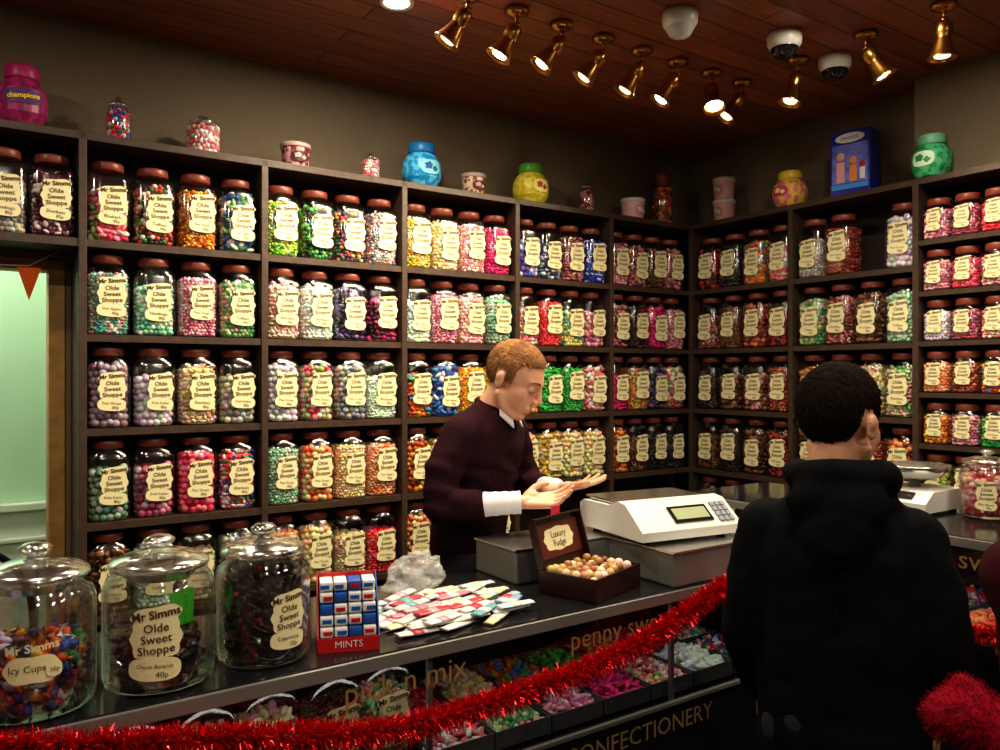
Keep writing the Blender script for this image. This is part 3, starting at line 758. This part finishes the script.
def _dot(nm, c1, c2, s_):
    m = bpy.data.materials.new(nm); m.use_nodes = True; nt = m.node_tree; b = nt.nodes['Principled BSDF']
    tc = nt.nodes.new('ShaderNodeTexCoord'); vo = nt.nodes.new('ShaderNodeTexVoronoi'); vo.inputs['Scale'].default_value = s_
    r = nt.nodes.new('ShaderNodeValToRGB'); r.color_ramp.interpolation = 'CONSTANT'
    r.color_ramp.elements[0].color = (*hexc(c1), 1); r.color_ramp.elements[1].color = (*hexc(c2), 1); r.color_ramp.elements[1].position = .5
    sp = nt.nodes.new('ShaderNodeSeparateColor')
    nt.links.new(tc.outputs['Object'], vo.inputs['Vector']); nt.links.new(vo.outputs['Color'], sp.inputs[0]); nt.links.new(sp.outputs[0], r.inputs['Fac']); nt.links.new(r.outputs['Color'], b.inputs['Base Color'])
    b.inputs['Roughness'].default_value = .3
    return m
def glab(b, R, z, wd, hh, col, ink=None, s_=None):
    mp = lambda x, z_, off: Vector(((R+.001+off)*math.sin(x/R), -(R+.001+off)*math.cos(x/R), z_))
    ell(b, 0, z, wd, hh, mp, col, 0, 0, 0)
    if s_: txt(b, s_, hh*.9, 0, z, mp, ink, 0.1, .002, .0008)
    elif ink:
        ell(b, -wd*.25, z+hh*.15, wd*.35, hh*.45, mp, ink, 5, .15, .2, off=.0015); ell(b, wd*.4, z-hh*.2, wd*.25, hh*.35, mp, ink, 4, .2, 0, off=.0015)
pt = mat('pink_tub', hexc('d8a8ac'), .45); pl = mat('tub_lid', hexc('d8d0c8'), .35)
b = MB(); lidded(b, .074, .20, _dot('pinkj', 'b03070', '8a2a60', 60), mat('lid_pink', hexc('b0286a'), .4), 'round'); glab(b, .074, .09, .06, .024, mat('lab_purple', hexc('5a2a70'), .5), mat('ylw', hexc('f0d030'), .5), 'champions'); b.obj('sweet_tub', (.163, SY, zt))
filljar('ornamental_sweet_jar', (.445, SY, zt), .040, .165, P['rbm'], .008, seed=2)
filljar('ornamental_sweet_jar', (.726, SY, zt), .061, .150, P['pkw'], .010, seed=3)
b = MB(); lidded(b, .058, .10, _dot('tub1', 'd8a0a0', '703040', 70), mat('lid_clear', hexc('c0a8a0'), .3), 'tub'); glab(b, .056, .045, .035, .02, mat('lab_brown', hexc('4a2018'), .5), pt); b.obj('sweet_tub', (1.07, SY, zt))
filljar('ornamental_sweet_jar', (1.387, SY, zt), .039, .120, P['pkw'], .007, seed=4)
b = MB(); lidded(b, .086, .19, _dot('bluej', '2090d0', '60c0e8', 50), mat('lid_blue', hexc('1878b8'), .4), 'round'); glab(b, .086, .08, .045, .03, mat('lab_lb', hexc('80d8f0'), .5), mat('nvy', hexc('1858a0'), .5)); b.obj('sweet_tub', (1.624, SY, zt))
b = MB(); lidded(b, .056, .10, _dot('tub2', 'e0c8b0', '905040', 70), MC['lid_clear'], 'tub'); glab(b, .054, .045, .035, .02, MC['lab_brown'], pt); b.obj('sweet_tub', (1.887, SY, zt))
b = MB(); lidded(b, .086, .19, _dot('yelj', 'd8c830', 'f0e060', 50), mat('lid_green', hexc('58a838'), .4), 'round'); glab(b, .086, .08, .04, .03, mat('lab_y', hexc('f0f080'), .5), mat('redink', hexc('c02020'), .5)); b.obj('sweet_tub', (2.203, SY, zt))
filljar('ornamental_sweet_jar', (2.547, SY, zt), .038, .165, P['brpk'], .008, seed=5)
b = MB(); lidded(b, .063, .112, pt, pl, 'tub'); glab(b, .060, .05, .035, .025, mat('lab_p', hexc('c88890'), .5), pl); b.obj('candy_floss_tub', (2.857, SY, zt))
filljar('ornamental_sweet_jar', (3.07, SY, zt), .055, .275, ('b84828', '305828', 'e08830', '8a3018'), .013, lid=M_LID, seed=6)
SX = 3.265; R90 = -math.pi/2
b = MB(); lidded(b, .057, .112, pt, pl, 'tub'); lidded(b, .057, .112, pt, pl, 'tub', c=(0, 0, .113)); glab(b, .054, .05, .03, .025, MC['lab_p'], pl); glab(b, .054, .163, .03, .025, MC['lab_p'], pl); b.obj('candy_floss_tub', (SX, 2.727, zt), R90)
b = MB(); lidded(b, .082, .175, _dot('pkyj', 'd87890', 'e8c050', 50), mat('lid_yel', hexc('d8c040'), .4), 'round'); glab(b, .082, .075, .04, .024, mat('lab_pk', hexc('c03870'), .5), MC['lab_y']); b.obj('sweet_tub', (SX, 2.332, zt), R90)
b = MB(); lidded(b, .078, .178, _dot('grj', '28a068', '60c890', 50), mat('lid_gr2', hexc('80c8a0'), .4), 'round'); glab(b, .078, .075, .045, .03, mat('lab_wg', hexc('d8f0d8'), .5), mat('dgr', hexc('2a9050'), .5)); b.obj('sweet_tub', (SX-.01, 1.66, zt), R90)
b = MB(); bx = mat('box_blue', hexc('1c3098'), .35)
b.box((0, 0, .14), (.17, .11, .28), bx, .002)
b.box((0, -.0555, .135), (.155, .002, .17), mat('box_lilac', hexc('6a74c8'), .4, var=.4, bscale=25))
b.box((-.04, -.0565, .10), (.035, .002, .09), mat('box_pink', hexc('d8a0a0'), .5)); b.ball((-.04, -.057, .168), (.018, .003, .020), MC['box_pink'], 2)
b.box((.015, -.0565, .09), (.032, .002, .07), mat('box_or', hexc('d88848'), .5)); b.ball((.015, -.057, .145), (.017, .003, .018), MC['box_or'], 2)
b.box((.055, -.0565, .085), (.022, .002, .05), cw); b.ball((.055, -.057, .125), (.013, .003, .014), cr_, 2)
b.ball((0, -.0565, .247), (.065, .003, .022), cw, 3)
txt(b, 'sweets', .028, 0, .247, lambda x, z, o: Vector((x, -.0605-o, z)), cb, 0, .0005)
b.box((0, -.0567, .035), (.16, .002, .022), mat('box_blue2', hexc('4890d8'), .4))
b.obj('toy_box', (SX, 2.0, zt), R90+.15)

# ------------------------------------------------------------ ceiling lamps
M_BULB = mat('bulb_lit', (1, .85, .6), .5, emis=30, emcol=(1, .80, .52)); M_BULBD = mat('bulb_dim', (1, .8, .5), .5, emis=2.5, emcol=(1, .7, .4))
def spotlamp(x, y, dirv, lit, power, size=100):
    root = empty('ceiling_spotlight', (x, y, CZ)); b = MB()
    b.lathe([(.0, 0), (.040, -.0005), (.042, -.012), (.032, -.02), (.012, -.026), (0, -.026)], M_BRASS, 24)
    b.tube([(0, 0, -.02), (0, 0, -.05)], .007, M_BRASS, 10); b.ball((0, 0, -.055), .013, M_BRASS, 2)
    d = Vector(dirv).normalized(); qn = Vector((0, 0, -1)).rotation_difference(d).to_matrix().to_4x4()
    Mh = Matrix.Translation((0, 0, -.055)) @ qn
    b.lathe([(.0, -.005), (.022, -.006), (.028, -.015), (.028, -.045), (.022, -.055), (.024, -.062), (.027, -.075), (.034, -.10), (.042, -.12), (.046, -.126), (.042, -.126), (.03, -.10), (.018, -.08), (0, -.08)], M_BRASS, 28, M=Mh)
    b.lathe([(0, -.085), (.02, -.09), (.028, -.108), (.024, -.120), (0, -.126)], M_BULB if lit else M_BULBD, 20, M=Mh)
    b.obj('lamp_head', parent=root)
    ld = bpy.data.lights.new('lamp_beam', 'SPOT'); ld.energy = power; ld.spot_size = math.radians(size); ld.spot_blend = .8; ld.color = (1, .79, .52); ld.shadow_soft_size = .03
    lo = bpy.data.objects.new('lamp_beam', ld); COL.objects.link(lo); lo.parent = root
    lo.location = Vector((0, 0, -.055))+d*.142; lo.rotation_euler = d.to_track_quat('-Z', 'Y').to_euler()
rng = random.Random(12)
for k in range(8):
    lit = k in (1, 5, 6)
    dv = (-.45+rng.uniform(-.15, .1), .32+rng.uniform(-.1, .1), -.85) if k != 6 else (-.25, -.35, -.9)
    spotlamp(1.355+k*.194, 2.17, dv, lit, 25)
for y, dv, lit in ((1.894, (-.25, .1, -.9), False), (1.614, (.30, -.35, -.80), True), (1.338, (.0, .05, -1), False)):
    spotlamp(2.70, y, dv, lit, 15)
for y in (1.06, .78): spotlamp(2.70, y, (.2, .1, -1), False, 11)
def dome(x, y, dark):
    b = MB()
    b.lathe([(0, 0), (.058, -.0005), (.061, -.015), (.059, -.04), (.050, -.055), (.03, -.06)], M_WHITE, 32)
    b.lathe([(.050, -.045), (.048, -.06), (.036, -.080), (.018, -.090), (0, -.093)], mat('dome_black', (.01, .01, .012), .08) if dark else mat('dome_white', hexc('c8c8c8'), .15), 32)
    b.obj('security_camera_dome', (x, y, CZ))
dome(2.02, 1.875, False); dome(2.46, 1.78, True); dome(2.80, 1.80, True)
dl = [(1.19, 2.35, 14), (2.35, 1.40, 12), (0.1, 1.2, 13), (-.6, 2.2, 10), (1.2, .8, 14), (.2, -.4, 13), (1.6, -.6, 13), (2.3, .2, 9)]  # first two are visible downlights; the others are unseen, added as fill light
for (x, y, e_) in dl:
    b = MB(); b.lathe([(0, -.004), (.042, -.004)], mat('downlight_and_fill_glow', (1, .92, .8), .5, emis=12, emcol=(1, .88, .7)), 24); b.lathe([(.042, 0), (.042, -.006), (.056, -.008), (.058, 0)], M_WHITE, 28)
    o = b.obj('ceiling_downlight_and_fill', (x, y, CZ))
    ld = bpy.data.lights.new('downlight_and_fill_lamp', 'AREA'); ld.shape = 'DISK'; ld.size = .10; ld.energy = e_; ld.color = (1, .86, .67)
    lo = bpy.data.objects.new('downlight_and_fill_lamp', ld); COL.objects.link(lo); lo.parent = o; lo.location = (0, 0, -.012)
b = MB(); b.lathe([(0, 0), (.1, 0), (.12, -.03), (.1, -.07), (0, -.09)], mat('hall_globe', (1, 1, .95), .5, emis=4), 28); hl = b.obj('hall_ceiling_lamp', (-.4, 3.8, CZ))
ld = bpy.data.lights.new('hall_lamp', 'POINT'); ld.energy = 55; ld.color = (.95, 1, .86); ld.shadow_soft_size = .1
lo = bpy.data.objects.new('hall_lamp_light', ld); COL.objects.link(lo); lo.parent = hl; lo.location = (0, 0, -.2)
for (x, y, z, sx, sy) in ((1.0, 1.66, .945, 2.4, .03), (2.36, 1.2, 1.122, .03, 1.5)):  # faint fill lights added inside the glass cases, no fitting modelled
    ld = bpy.data.lights.new('case_fill_light', 'AREA'); ld.shape = 'RECTANGLE'; ld.size = sx; ld.size_y = sy; ld.energy = 1.1; ld.color = (1, .90, .8)
    lo = bpy.data.objects.new('case_fill_light', ld); COL.objects.link(lo); lo.location = (x, y, z)

# ------------------------------------------------------------ people
SKIN = mat('skin', hexc('dba68a'), .5, bump=.04, bscale=80, var=.05)
SKIN2 = mat('skin_boy', hexc('cf9c7e'), .5, var=.05, bscale=60)
M_EYE = mat('eye_white', (.7, .7, .68), .3); M_IRIS = mat('iris', hexc('2a3640'), .2); M_LIP = mat('lip', hexc('b97464'), .5)

def build_head(parent, M, skin, hairm, hs, long_hair=False, seed=1, down=.5, sub=5):
    b = MB()
    b.ball((0, .014, .036), (.074, .094, .084), skin, 3)
    b.ball((0, -.028, .030), (.060, .058, .055), skin, 3)
    b.ball((0, -.024, -.030), (.058, .062, .070), skin, 3)
    b.ball((0, -.048, -.052), (.042, .037, .042), skin, 3)
    b.ball((0, -.060, -.088), (.025, .023, .021), skin, 3)
    for s_ in (-1, 1):
        b.ball((s_*.036, -.046, -.020), (.024, .027, .030), skin, 3)
        b.cap((s_*.010, -.083, .030), (s_*.044, -.070, .030), .0085, .007, skin)
        b.cap((s_*.056, .010, -.045), (s_*.044, -.012, -.076), .016, .016, skin)
        b.cap((s_*.044, -.012, -.076), (s_*.016, -.052, -.094), .016, .015, skin)
        R = Matrix.Rotation(s_*.35, 3, 'Z')
        b.ball((s_*.076, .020, -.002), (.006, .017, .028), skin, 3, R=R)
        b.ball((s_*.081, .026, .008), (.005, .011, .016), skin, 3, R=R)
        b.ball((s_*.009, -.097, -.028), (.008, .009, .007), skin, 2)
    b.cap((0, -.082, .024), (0, -.103, -.022), .0078, .0105, skin)
    b.cap((-.016, -.083, -.056), (.016, -.083, -.056), .0075, .0075, skin)
    b.cap((-.012, -.082, -.066), (.012, -.082, -.066), .0075, .0075, skin)
    b.cap((0, .022, -.045), (0, .036, -.17), .050, .056, skin)
    o = fuse(b, 'head', skin, .0036, 3, parent)
    def wfun(c):
        x, y, z = np.abs(c[:, 0]), c[:, 1], c[:, 2]
        w_ = np.full(len(c), .6)
        w_[(x < .022) & (z > -.042) & (z < .03) & (y < -.080)] = .06
        w_[(x > .070) & (y > 0) & (y < .05)] = .05
        w_[(x < .027) & (z > -.078) & (z < -.048) & (y < -.08)] = .12
        return w_
    relax(o.data, wfun, 16)
    o.matrix_local = M
    b = MB()
    for s_ in (-1, 1):
        ec = Vector((s_*.030, -.0715, .009))
        b.ball(ec, (.0125, .011, .0105), M_EYE, 3)
        b.ball(ec+Vector((0, -.009, -.003)), (.0055, .003, .0055), M_IRIS, 2)
        Rl = Matrix.Rotation(.25+.65*down, 3, 'X')
        v, f = ICO[3]; ids = {}; vs = []; fs = []
        for fa in f:
            if all(v[i].z > -.2 for i in fa):
                for i in fa:
                    if i not in ids:
                        ids[i] = len(vs); q_ = v[i]; vs.append(ec+Rl @ Vector((q_.x*.0138, q_.y*.0123, q_.z*.0118)))
                fs.append([ids[i] for i in fa])
        b.add(vs, fs, skin)
        b.tube([(s_*.014, -.0890, .031), (s_*.022, -.0885, .0345), (s_*.034, -.083, .036), (s_*.048, -.071, .031)], [.002, .0032, .0032, .0012], hairm, 8, flat=.8)
    b.tube([(-.020, -.0815, -.0605), (-.010, -.0885, -.0575), (0, -.0895, -.0585), (.010, -.0885, -.0575), (.020, -.0815, -.0605)], [.0008, .0028, .0026, .0028, .0008], M_LIP, 8)
    b.tube([(-.017, -.0815, -.0625), (0, -.0885, -.0665), (.017, -.0815, -.0625)], [.0008, .0034, .0008], M_LIP, 8)
    o = b.obj('face_features', parent=parent); o.matrix_local = M
    b = MB(); rng = random.Random(seed); C0 = Vector((0, .014, .036)); RR = Vector((.074, .094, .084))
    bm = bmesh.new(); bmesh.ops.create_icosphere(bm, subdivisions=sub, radius=1); vs = []; msk = []
    for v in bm.verts:
        c = v.co; p = Vector((C0.x+c.x*RR.x, C0.y+c.y*RR.y, C0.z+c.z*RR.z))
        if p.y < -.035: hl = .074-.012*(abs(p.x)/.05)**2
        elif p.y < .0: hl = .066-(p.y+.035)*1.2
        else: hl = .024-p.y*1.15
        if abs(p.x) > .05 and -.018 < p.y < .008: hl = min(hl, -.004)
        if abs(p.x) > .05 and .008 <= p.y < .045: hl = max(hl, .026)
        hl = max(hl, -.062 if not long_hair else -.1)
        hl += noise.noise(c*14)*.005
        m_ = max(0, min(1, (p.z-hl)/.016)); m_ = m_*m_*(3-2*m_); msk.append(m_)
        st = noise.noise(Vector((c.x*20, c.y*8, c.z*20)))*.035+noise.noise(Vector((c.x*55, c.y*20, c.z*55)))*.02
        top = max(0, c.z)*.6+.5
        k = .94+(.06+hs*top+st)*m_
        vs.append(C0+Vector((c.x*RR.x, c.y*RR.y, c.z*RR.z))*k)
    fs = [[q_.index for q_ in f_.verts] for f_ in bm.faces]; b.add(vs, fs, hairm, True); bm.free()
    idx = [i for i, m_ in enumerate(msk) if m_ > .75]
    for k in range(4500):
        i = rng.choice(idx); nrm = (vs[i]-C0).normalized()
        if nrm.z > .5: dn = Vector((rng.uniform(.0, .8), -.9 if nrm.y < .35 else .8, 0))
        else: dn = Vector((rng.uniform(-.15, .15), .35, -1))
        tng = (dn-nrm*dn.dot(nrm)).normalized(); side = nrm.cross(tng).normalized()*.0010
        L_ = rng.uniform(.008, .017); p = vs[i]-nrm*.001; e = p+tng*L_+nrm*rng.uniform(-.001, .004); md = p+tng*L_*.5+nrm*.0022
        b.add([p-side, p+side, md+side, md-side, e], [[0, 1, 2, 3], [3, 2, 4]], hairm, True)
    o = b.obj('hair', parent=parent); o.matrix_local = M

def hand(parent, wrist, fdir, back, thumb_sign, curl, skin, name='hand', sc_=1.0, thumb_in=0.0):
    x = Vector(fdir).normalized(); z = Vector(back).normalized(); z = (z-x*z.dot(x)).normalized(); y = z.cross(x)*thumb_sign
    M = Matrix(((x.x, y.x, z.x, wrist[0]), (x.y, y.y, z.y, wrist[1]), (x.z, y.z, z.z, wrist[2]), (0, 0, 0, 1))) @ Matrix.Scale(sc_, 4)
    b = MB()
    b.cap((-.03, 0, 0), (.01, 0, 0), .024, .021, skin, M)
    ys = [.030, .010, -.010, -.029]; ln = [.070, .078, .072, .056]; xb = [.088, .092, .088, .080]
    for k in range(4):
        b.cap((.012, ys[k]*.55, 0), (xb[k], ys[k], 0), .014, .0108, skin, M)
        p = Vector((xb[k], ys[k], 0)); ang = 0; r = .0088 if k < 3 else .0076; cu = curl[k] if hasattr(curl, '__len__') else curl
        spread = (1.5-k)*.07
        for j, fr in enumerate((.45, .31, .24)):
            ang += cu*(.7 if j == 0 else 1.0)
            d = Vector((math.cos(ang)*math.cos(spread), math.sin(spread)*math.cos(ang), -math.sin(ang)))
            p2 = p+d*ln[k]*fr; b.cap(p, p2, r, r*.92, skin, M); p = p2; r *= .92
    b.ball((.03, .022, -.008), (.026, .017, .015), skin, 3, M)
    t1 = Vector((.018, .026, -.006)); t2 = Vector((.046, .054-thumb_in*.01, -.014-thumb_in*.01)); t3 = Vector((.068, .066-thumb_in*.02, -.018-thumb_in*.012)); t4 = Vector((.086, .068-thumb_in*.025, -.020-thumb_in*.012))
    b.chain([t1, t2, t3, t4], [.0135, .0110, .0095, .0082], skin, M)
    fuse(b, name, skin, .003*sc_, 3, parent)

def legs(parent, hip, mt, shoe, sp=.085, h=.92):
    b = MB()
    for s_ in (-1, 1):
        b.chain([(s_*sp, .02, h-.05), (s_*(sp+.01), .0, h*.52), (s_*(sp+.015), .03, .09)], [.095, .066, .05], mt)
    b.loft([(0, .02, h-.14, .15, .11), (0, .02, h-.02, .165, .115), (0, .02, h+.08, .155, .105)], mt)
    fuse(b, 'trousers', mt, .012, 4, parent)
    b = MB()
    for s_ in (-1, 1):
        b.cap((s_*(sp+.015), .04, .045), (s_*(sp+.03), -.13, .038), .042, .036, shoe)
        b.box((s_*(sp+.022), -.045, .012), (.085, .27, .024), shoe, .008)
    b.obj('shoes', parent=parent)

# ---- shopkeeper (leaning slightly over the counter)
man = empty('shopkeeper', (1.505, 2.335, 0), math.radians(26))
CO = mat('aubergine_knit', hexc('2c141c'), .95, bump=.15, bscale=120, var=.15, spec=.12); SH = mat('white_shirt', hexc('dedee6'), .6, bump=.1, bscale=30)
TRO = mat('dark_trousers', (.015, .015, .02), .8, spec=.2); SHOE = mat('shoe_leather', (.02, .015, .012), .4)
legs(man, None, TRO, SHOE)
b = MB()
b.loft([(0, .05, .93, .165, .115), (0, .045, 1.02, .160, .115), (0, .03, 1.14, .165, .118), (0, .005, 1.27, .182, .125), (0, -.020, 1.355, .19, .118), (0, -.036, 1.412, .168, .098), (0, -.046, 1.452, .11, .078), (0, -.054, 1.488, .064, .062)], CO)
RW, RE = (-.115, -.235, 1.188), (-.262, -.01, 1.175)
LW, LE = (.095, -.255, 1.205), (.235, -.06, 1.19)
lp = lambda a, c, t: tuple(Vector(a).lerp(Vector(c), t))
b.chain([(-.165, -.026, 1.395), (-.232, .0, 1.29), RE, lp(RE, RW, .42)], [.070, .062, .056, .050], CO)
b.chain([(.165, -.031, 1.395), (.225, -.035, 1.29), LE, lp(LE, LW, .5)], [.070, .062, .056, .050], CO)
for s_ in (-1, 1): b.chain([(s_*.05, -.040, 1.455), (s_*.165, -.026, 1.40)], [.055, .068], CO)
j = fuse(b, 'jumper', CO, .008, 5, man)
for v in j.data.vertices:
    p = v.co; w_ = max(0, 1-abs(p.z-1.24)/.14)
    if p.y < -.10 and p.z < 1.27: w_ = 0
    v.co += v.normal*(.005*w_*math.sin(p.z*80+p.x*30+noise.noise(p*9)*3)+.005*noise.noise(p*12))
b = MB()
b.chain([(.058*math.cos(t), -.060+.058*math.sin(t), 1.494+.018*math.sin(t)) for t in [math.radians(-62+i*304/20) for i in range(21)]], [.013]*21, CO)
fuse(b, 'collar', CO, .005, 2, man)
b = MB()
b.loft([(0, -.055, 1.45, .055, .055), (0, -.064, 1.488, .050, .050), (0, -.072, 1.508, .050, .049)], SH)
for s_ in (-1, 1):
    vs = [(s_*.004, -.122, 1.490), (s_*.048, -.104, 1.512), (s_*.064, -.120, 1.462), (s_*.030, -.152, 1.420)]
    vs += [(x, y-.006, z) for x, y, z in vs]
    b.add(vs, [[0, 1, 2, 3], [4, 7, 6, 5], [0, 4, 5, 1], [1, 5, 6, 2], [2, 6, 7, 3], [3, 7, 4, 0]], SH, False)
def cuff(p_el, p_wr, l0, l1, r0, r1):
    a, c = Vector(p_el), Vector(p_wr); n = 16
    b.tube([a.lerp(c, l0+(l1-l0)*i/n) for i in range(n+1)], [r0+(r1-r0)*i/n+.0012*math.sin(i*2.3) for i in range(n)]+[r1+.002], SH, 24)
cuff(RE, RW, .30, .97, .042, .036); cuff(LE, LW, .36, .97, .042, .036)
b.obj('shirt', parent=man)
hand(man, RW, Vector((.62, -.78, .05)), (.35, .2, -.9), -1, [.25, .32, .36, .42], SKIN, 'hand_right', 1.05, .6)
hand(man, LW, Vector((.66, -.72, .14)), (-.1, .05, -1), 1, [.12, .14, .2, .25], SKIN, 'hand_left', 1.05, -.3)
hm = Matrix.Translation((0, -.142, 1.578)) @ Matrix.Rotation(math.radians(6), 4, 'Z') @ Matrix.Rotation(math.radians(27), 4, 'X') @ Matrix.Scale(1.08, 4)
build_head(man, hm, SKIN, mat('ginger_hair', hexc('8a623e'), .8, var=.3, bscale=60, spec=.2), .10, seed=3, down=.8, sub=6)
b = MB()
fl = Vector((.66, -.72, .14)).normalized()
for k, (a_, c_) in enumerate(((.065, 0), (.078, .012))):
    b.lathe([(0, 0), (.011, 0), (.011, .002), (0, .002)], M_BRASS, 20, M=Matrix.Translation(Vector(LW)+fl*a_+Vector((c_, 0, .014+.002*k))))
b.obj('coins', parent=man)

# ---- boy customer
boy = empty('boy_customer', (1.655, 1.05, 0), math.radians(118))
BC = mat('black_coat', hexc('07090d'), .9, bump=.25, bscale=14, var=.3, spec=.15)
legs(boy, None, mat('jeans', hexc('1a2030'), .8), SHOE, .08, .85)
b = MB()
b.loft([(0, .0, .70, .180, .132), (0, .0, .78, .188, .138), (0, .0, .95, .178, .135), (0, .0, 1.1, .182, .135), (0, .0, 1.2, .182, .13), (0, 0, 1.26, .168, .12), (0, 0, 1.31, .128, .10), (0, 0, 1.35, .09, .085)], BC)
for s_ in (-1, 1):
    b.chain([(s_*.145, .0, 1.235), (s_*.190, .01, 1.12), (s_*.208, .0, .99), (s_*.195, -.10, .83)], [.074, .066, .060, .048], BC)
pts = []
for i in range(17):
    t = math.radians(-50+i*280/16); pts.append((.092*math.cos(t), .015+.085*math.sin(t), 1.372+.012*math.sin(t)))
b.chain(pts, [.028+.010*math.sin(math.pi*i/16) for i in range(17)], BC)
b.ball((0, .100, 1.32), (.112, .05, .07), BC, 3); b.ball((0, .118, 1.26), (.08, .04, .08), BC, 3)
j = fuse(b, 'hooded_coat', BC, .009, 3, boy)
for v in j.data.vertices:
    p = v.co; v.co += v.normal*(.012*noise.noise(p*7)+.006*noise.noise(p*18))
for s_ in (-1, 1):
    hand(boy, (s_*.193, -.115, .805), (-.05*s_, -.25, -.95), (s_, 0, 0), s_, .35, SKIN2, 'hand', .92)
hm = Matrix.Translation((0, -.015, 1.486)) @ Matrix.Rotation(math.radians(-24), 4, 'Z') @ Matrix.Rotation(math.radians(4), 4, 'X') @ Matrix.Scale(1.10, 4)
build_head(boy, hm, SKIN2, mat('dark_hair', hexc('1a120d'), .95, spec=.1), .11, seed=5)

# ---- woman customer at the edge
WLOC = Vector((1.455, .445, 0)); WA = math.radians(150)
wom = empty('woman_customer', WLOC, WA)
WC = mat('dark_red_coat', hexc('340b10'), .9, bump=.3, bscale=12, var=.2, spec=.15)
WF = mat('crimson_wool', hexc('8a1026'), .95, bump=.8, bscale=60, var=.3, spec=.1)
legs(wom, None, TRO, SHOE, .08, .88)
b = MB()
b.loft([(0, .0, .62, .20, .15), (0, .0, .8, .195, .145), (0, .0, 1.0, .17, .125), (0, .0, 1.2, .185, .135), (0, 0, 1.3, .185, .12), (0, 0, 1.37, .14, .09), (0, 0, 1.42, .07, .065)], WC)
Wm = Matrix.Rotation(-WA, 4, 'Z')
wl = lambda p: Wm @ (Vector(p)-WLOC)
sh = min([Vector((-.17, 0, 1.30)), Vector((.17, 0, 1.30))], key=lambda v_: (Matrix.Rotation(WA, 4, 'Z') @ v_).dot(Vector((.826, -.5635, 0))))
el = wl((1.315, .43, 1.02)); wr = wl((1.25, .545, 1.075))
ot = Vector((-sh.x, sh.y, sh.z))
b.chain([sh, sh.lerp(el, .5)+Vector((0, 0, .01)), el], [.062, .054, .048], WC)
b.chain([ot, (ot.x*1.35, .0, 1.12), (ot.x*1.4, -.08, .9)], [.07, .056, .045], WC)
fuse(b, 'coat', WC, .010, 4, wom)
b = MB(); b.chain([el.lerp(wr, -.1), wr], [.058, .048], WF)
dh = (wr-el).normalized(); sd = dh.cross(Vector((0, 0, 1))).normalized()
b.chain([wr, wr+dh*.04+Vector((0, 0, .008)), wr+dh*.065+Vector((0, 0, -.008))], [.046, .046, .036], WF)
b.chain([wr+dh*.01+Vector((0, 0, .02)), wr+dh*.03+Vector((0, 0, .045)), wr+dh*.05+Vector((0, 0, .048))], [.022, .018, .014], WF)
o = fuse(b, 'wool_mitten', WF, .006, 2, wom)
b = MB(); rng = random.Random(8)
for k in range(9000):
    v = o.data.vertices[rng.randrange(len(o.data.vertices))]; n_ = v.normal.copy(); p = v.co
    s_ = n_.cross(Vector((rng.random()-.5, rng.random()-.5, rng.random()-.5))).normalized()*.0006
    b.add([p-s_, p+s_, p+n_*.007+Vector((rng.uniform(-.005, .005), rng.uniform(-.005, .005), rng.uniform(-.005, .003)))], [[0, 1, 2]], WF, False)
b.obj('wool_fluff', parent=wom)
hand(wom, (ot.x*1.4, -.09, .875), (0, -.2, -1), (1 if ot.x > 0 else -1, 0, 0), 1 if ot.x > 0 else -1, .35, SKIN, 'hand', .85)
hm = Matrix.Translation((0, -.02, 1.545)) @ Matrix.Rotation(math.radians(5), 4, 'X') @ Matrix.Scale(.95, 4)
build_head(wom, hm, SKIN, mat('brown_hair', hexc('3a2418'), .7, var=.3, bscale=90), .10, True, seed=6)

# ------------------------------------------------------------ world, camera
w = bpy.data.worlds.new('world'); sc.world = w; w.use_nodes = True
w.node_tree.nodes['Background'].inputs[0].default_value = (.9, .85, .8, 1); w.node_tree.nodes['Background'].inputs[1].default_value = .05
cam = bpy.data.cameras.new('camera'); co = bpy.data.objects.new('camera', cam); COL.objects.link(co)
cam.sensor_width = 36; cam.lens = 36*790/1000; cam.clip_start = .02
co.location = (0, 0, 1.6)
F = Vector((.5635, .826, 0))
co.rotation_euler = F.to_track_quat('-Z', 'Y').to_euler()
sc.camera = co
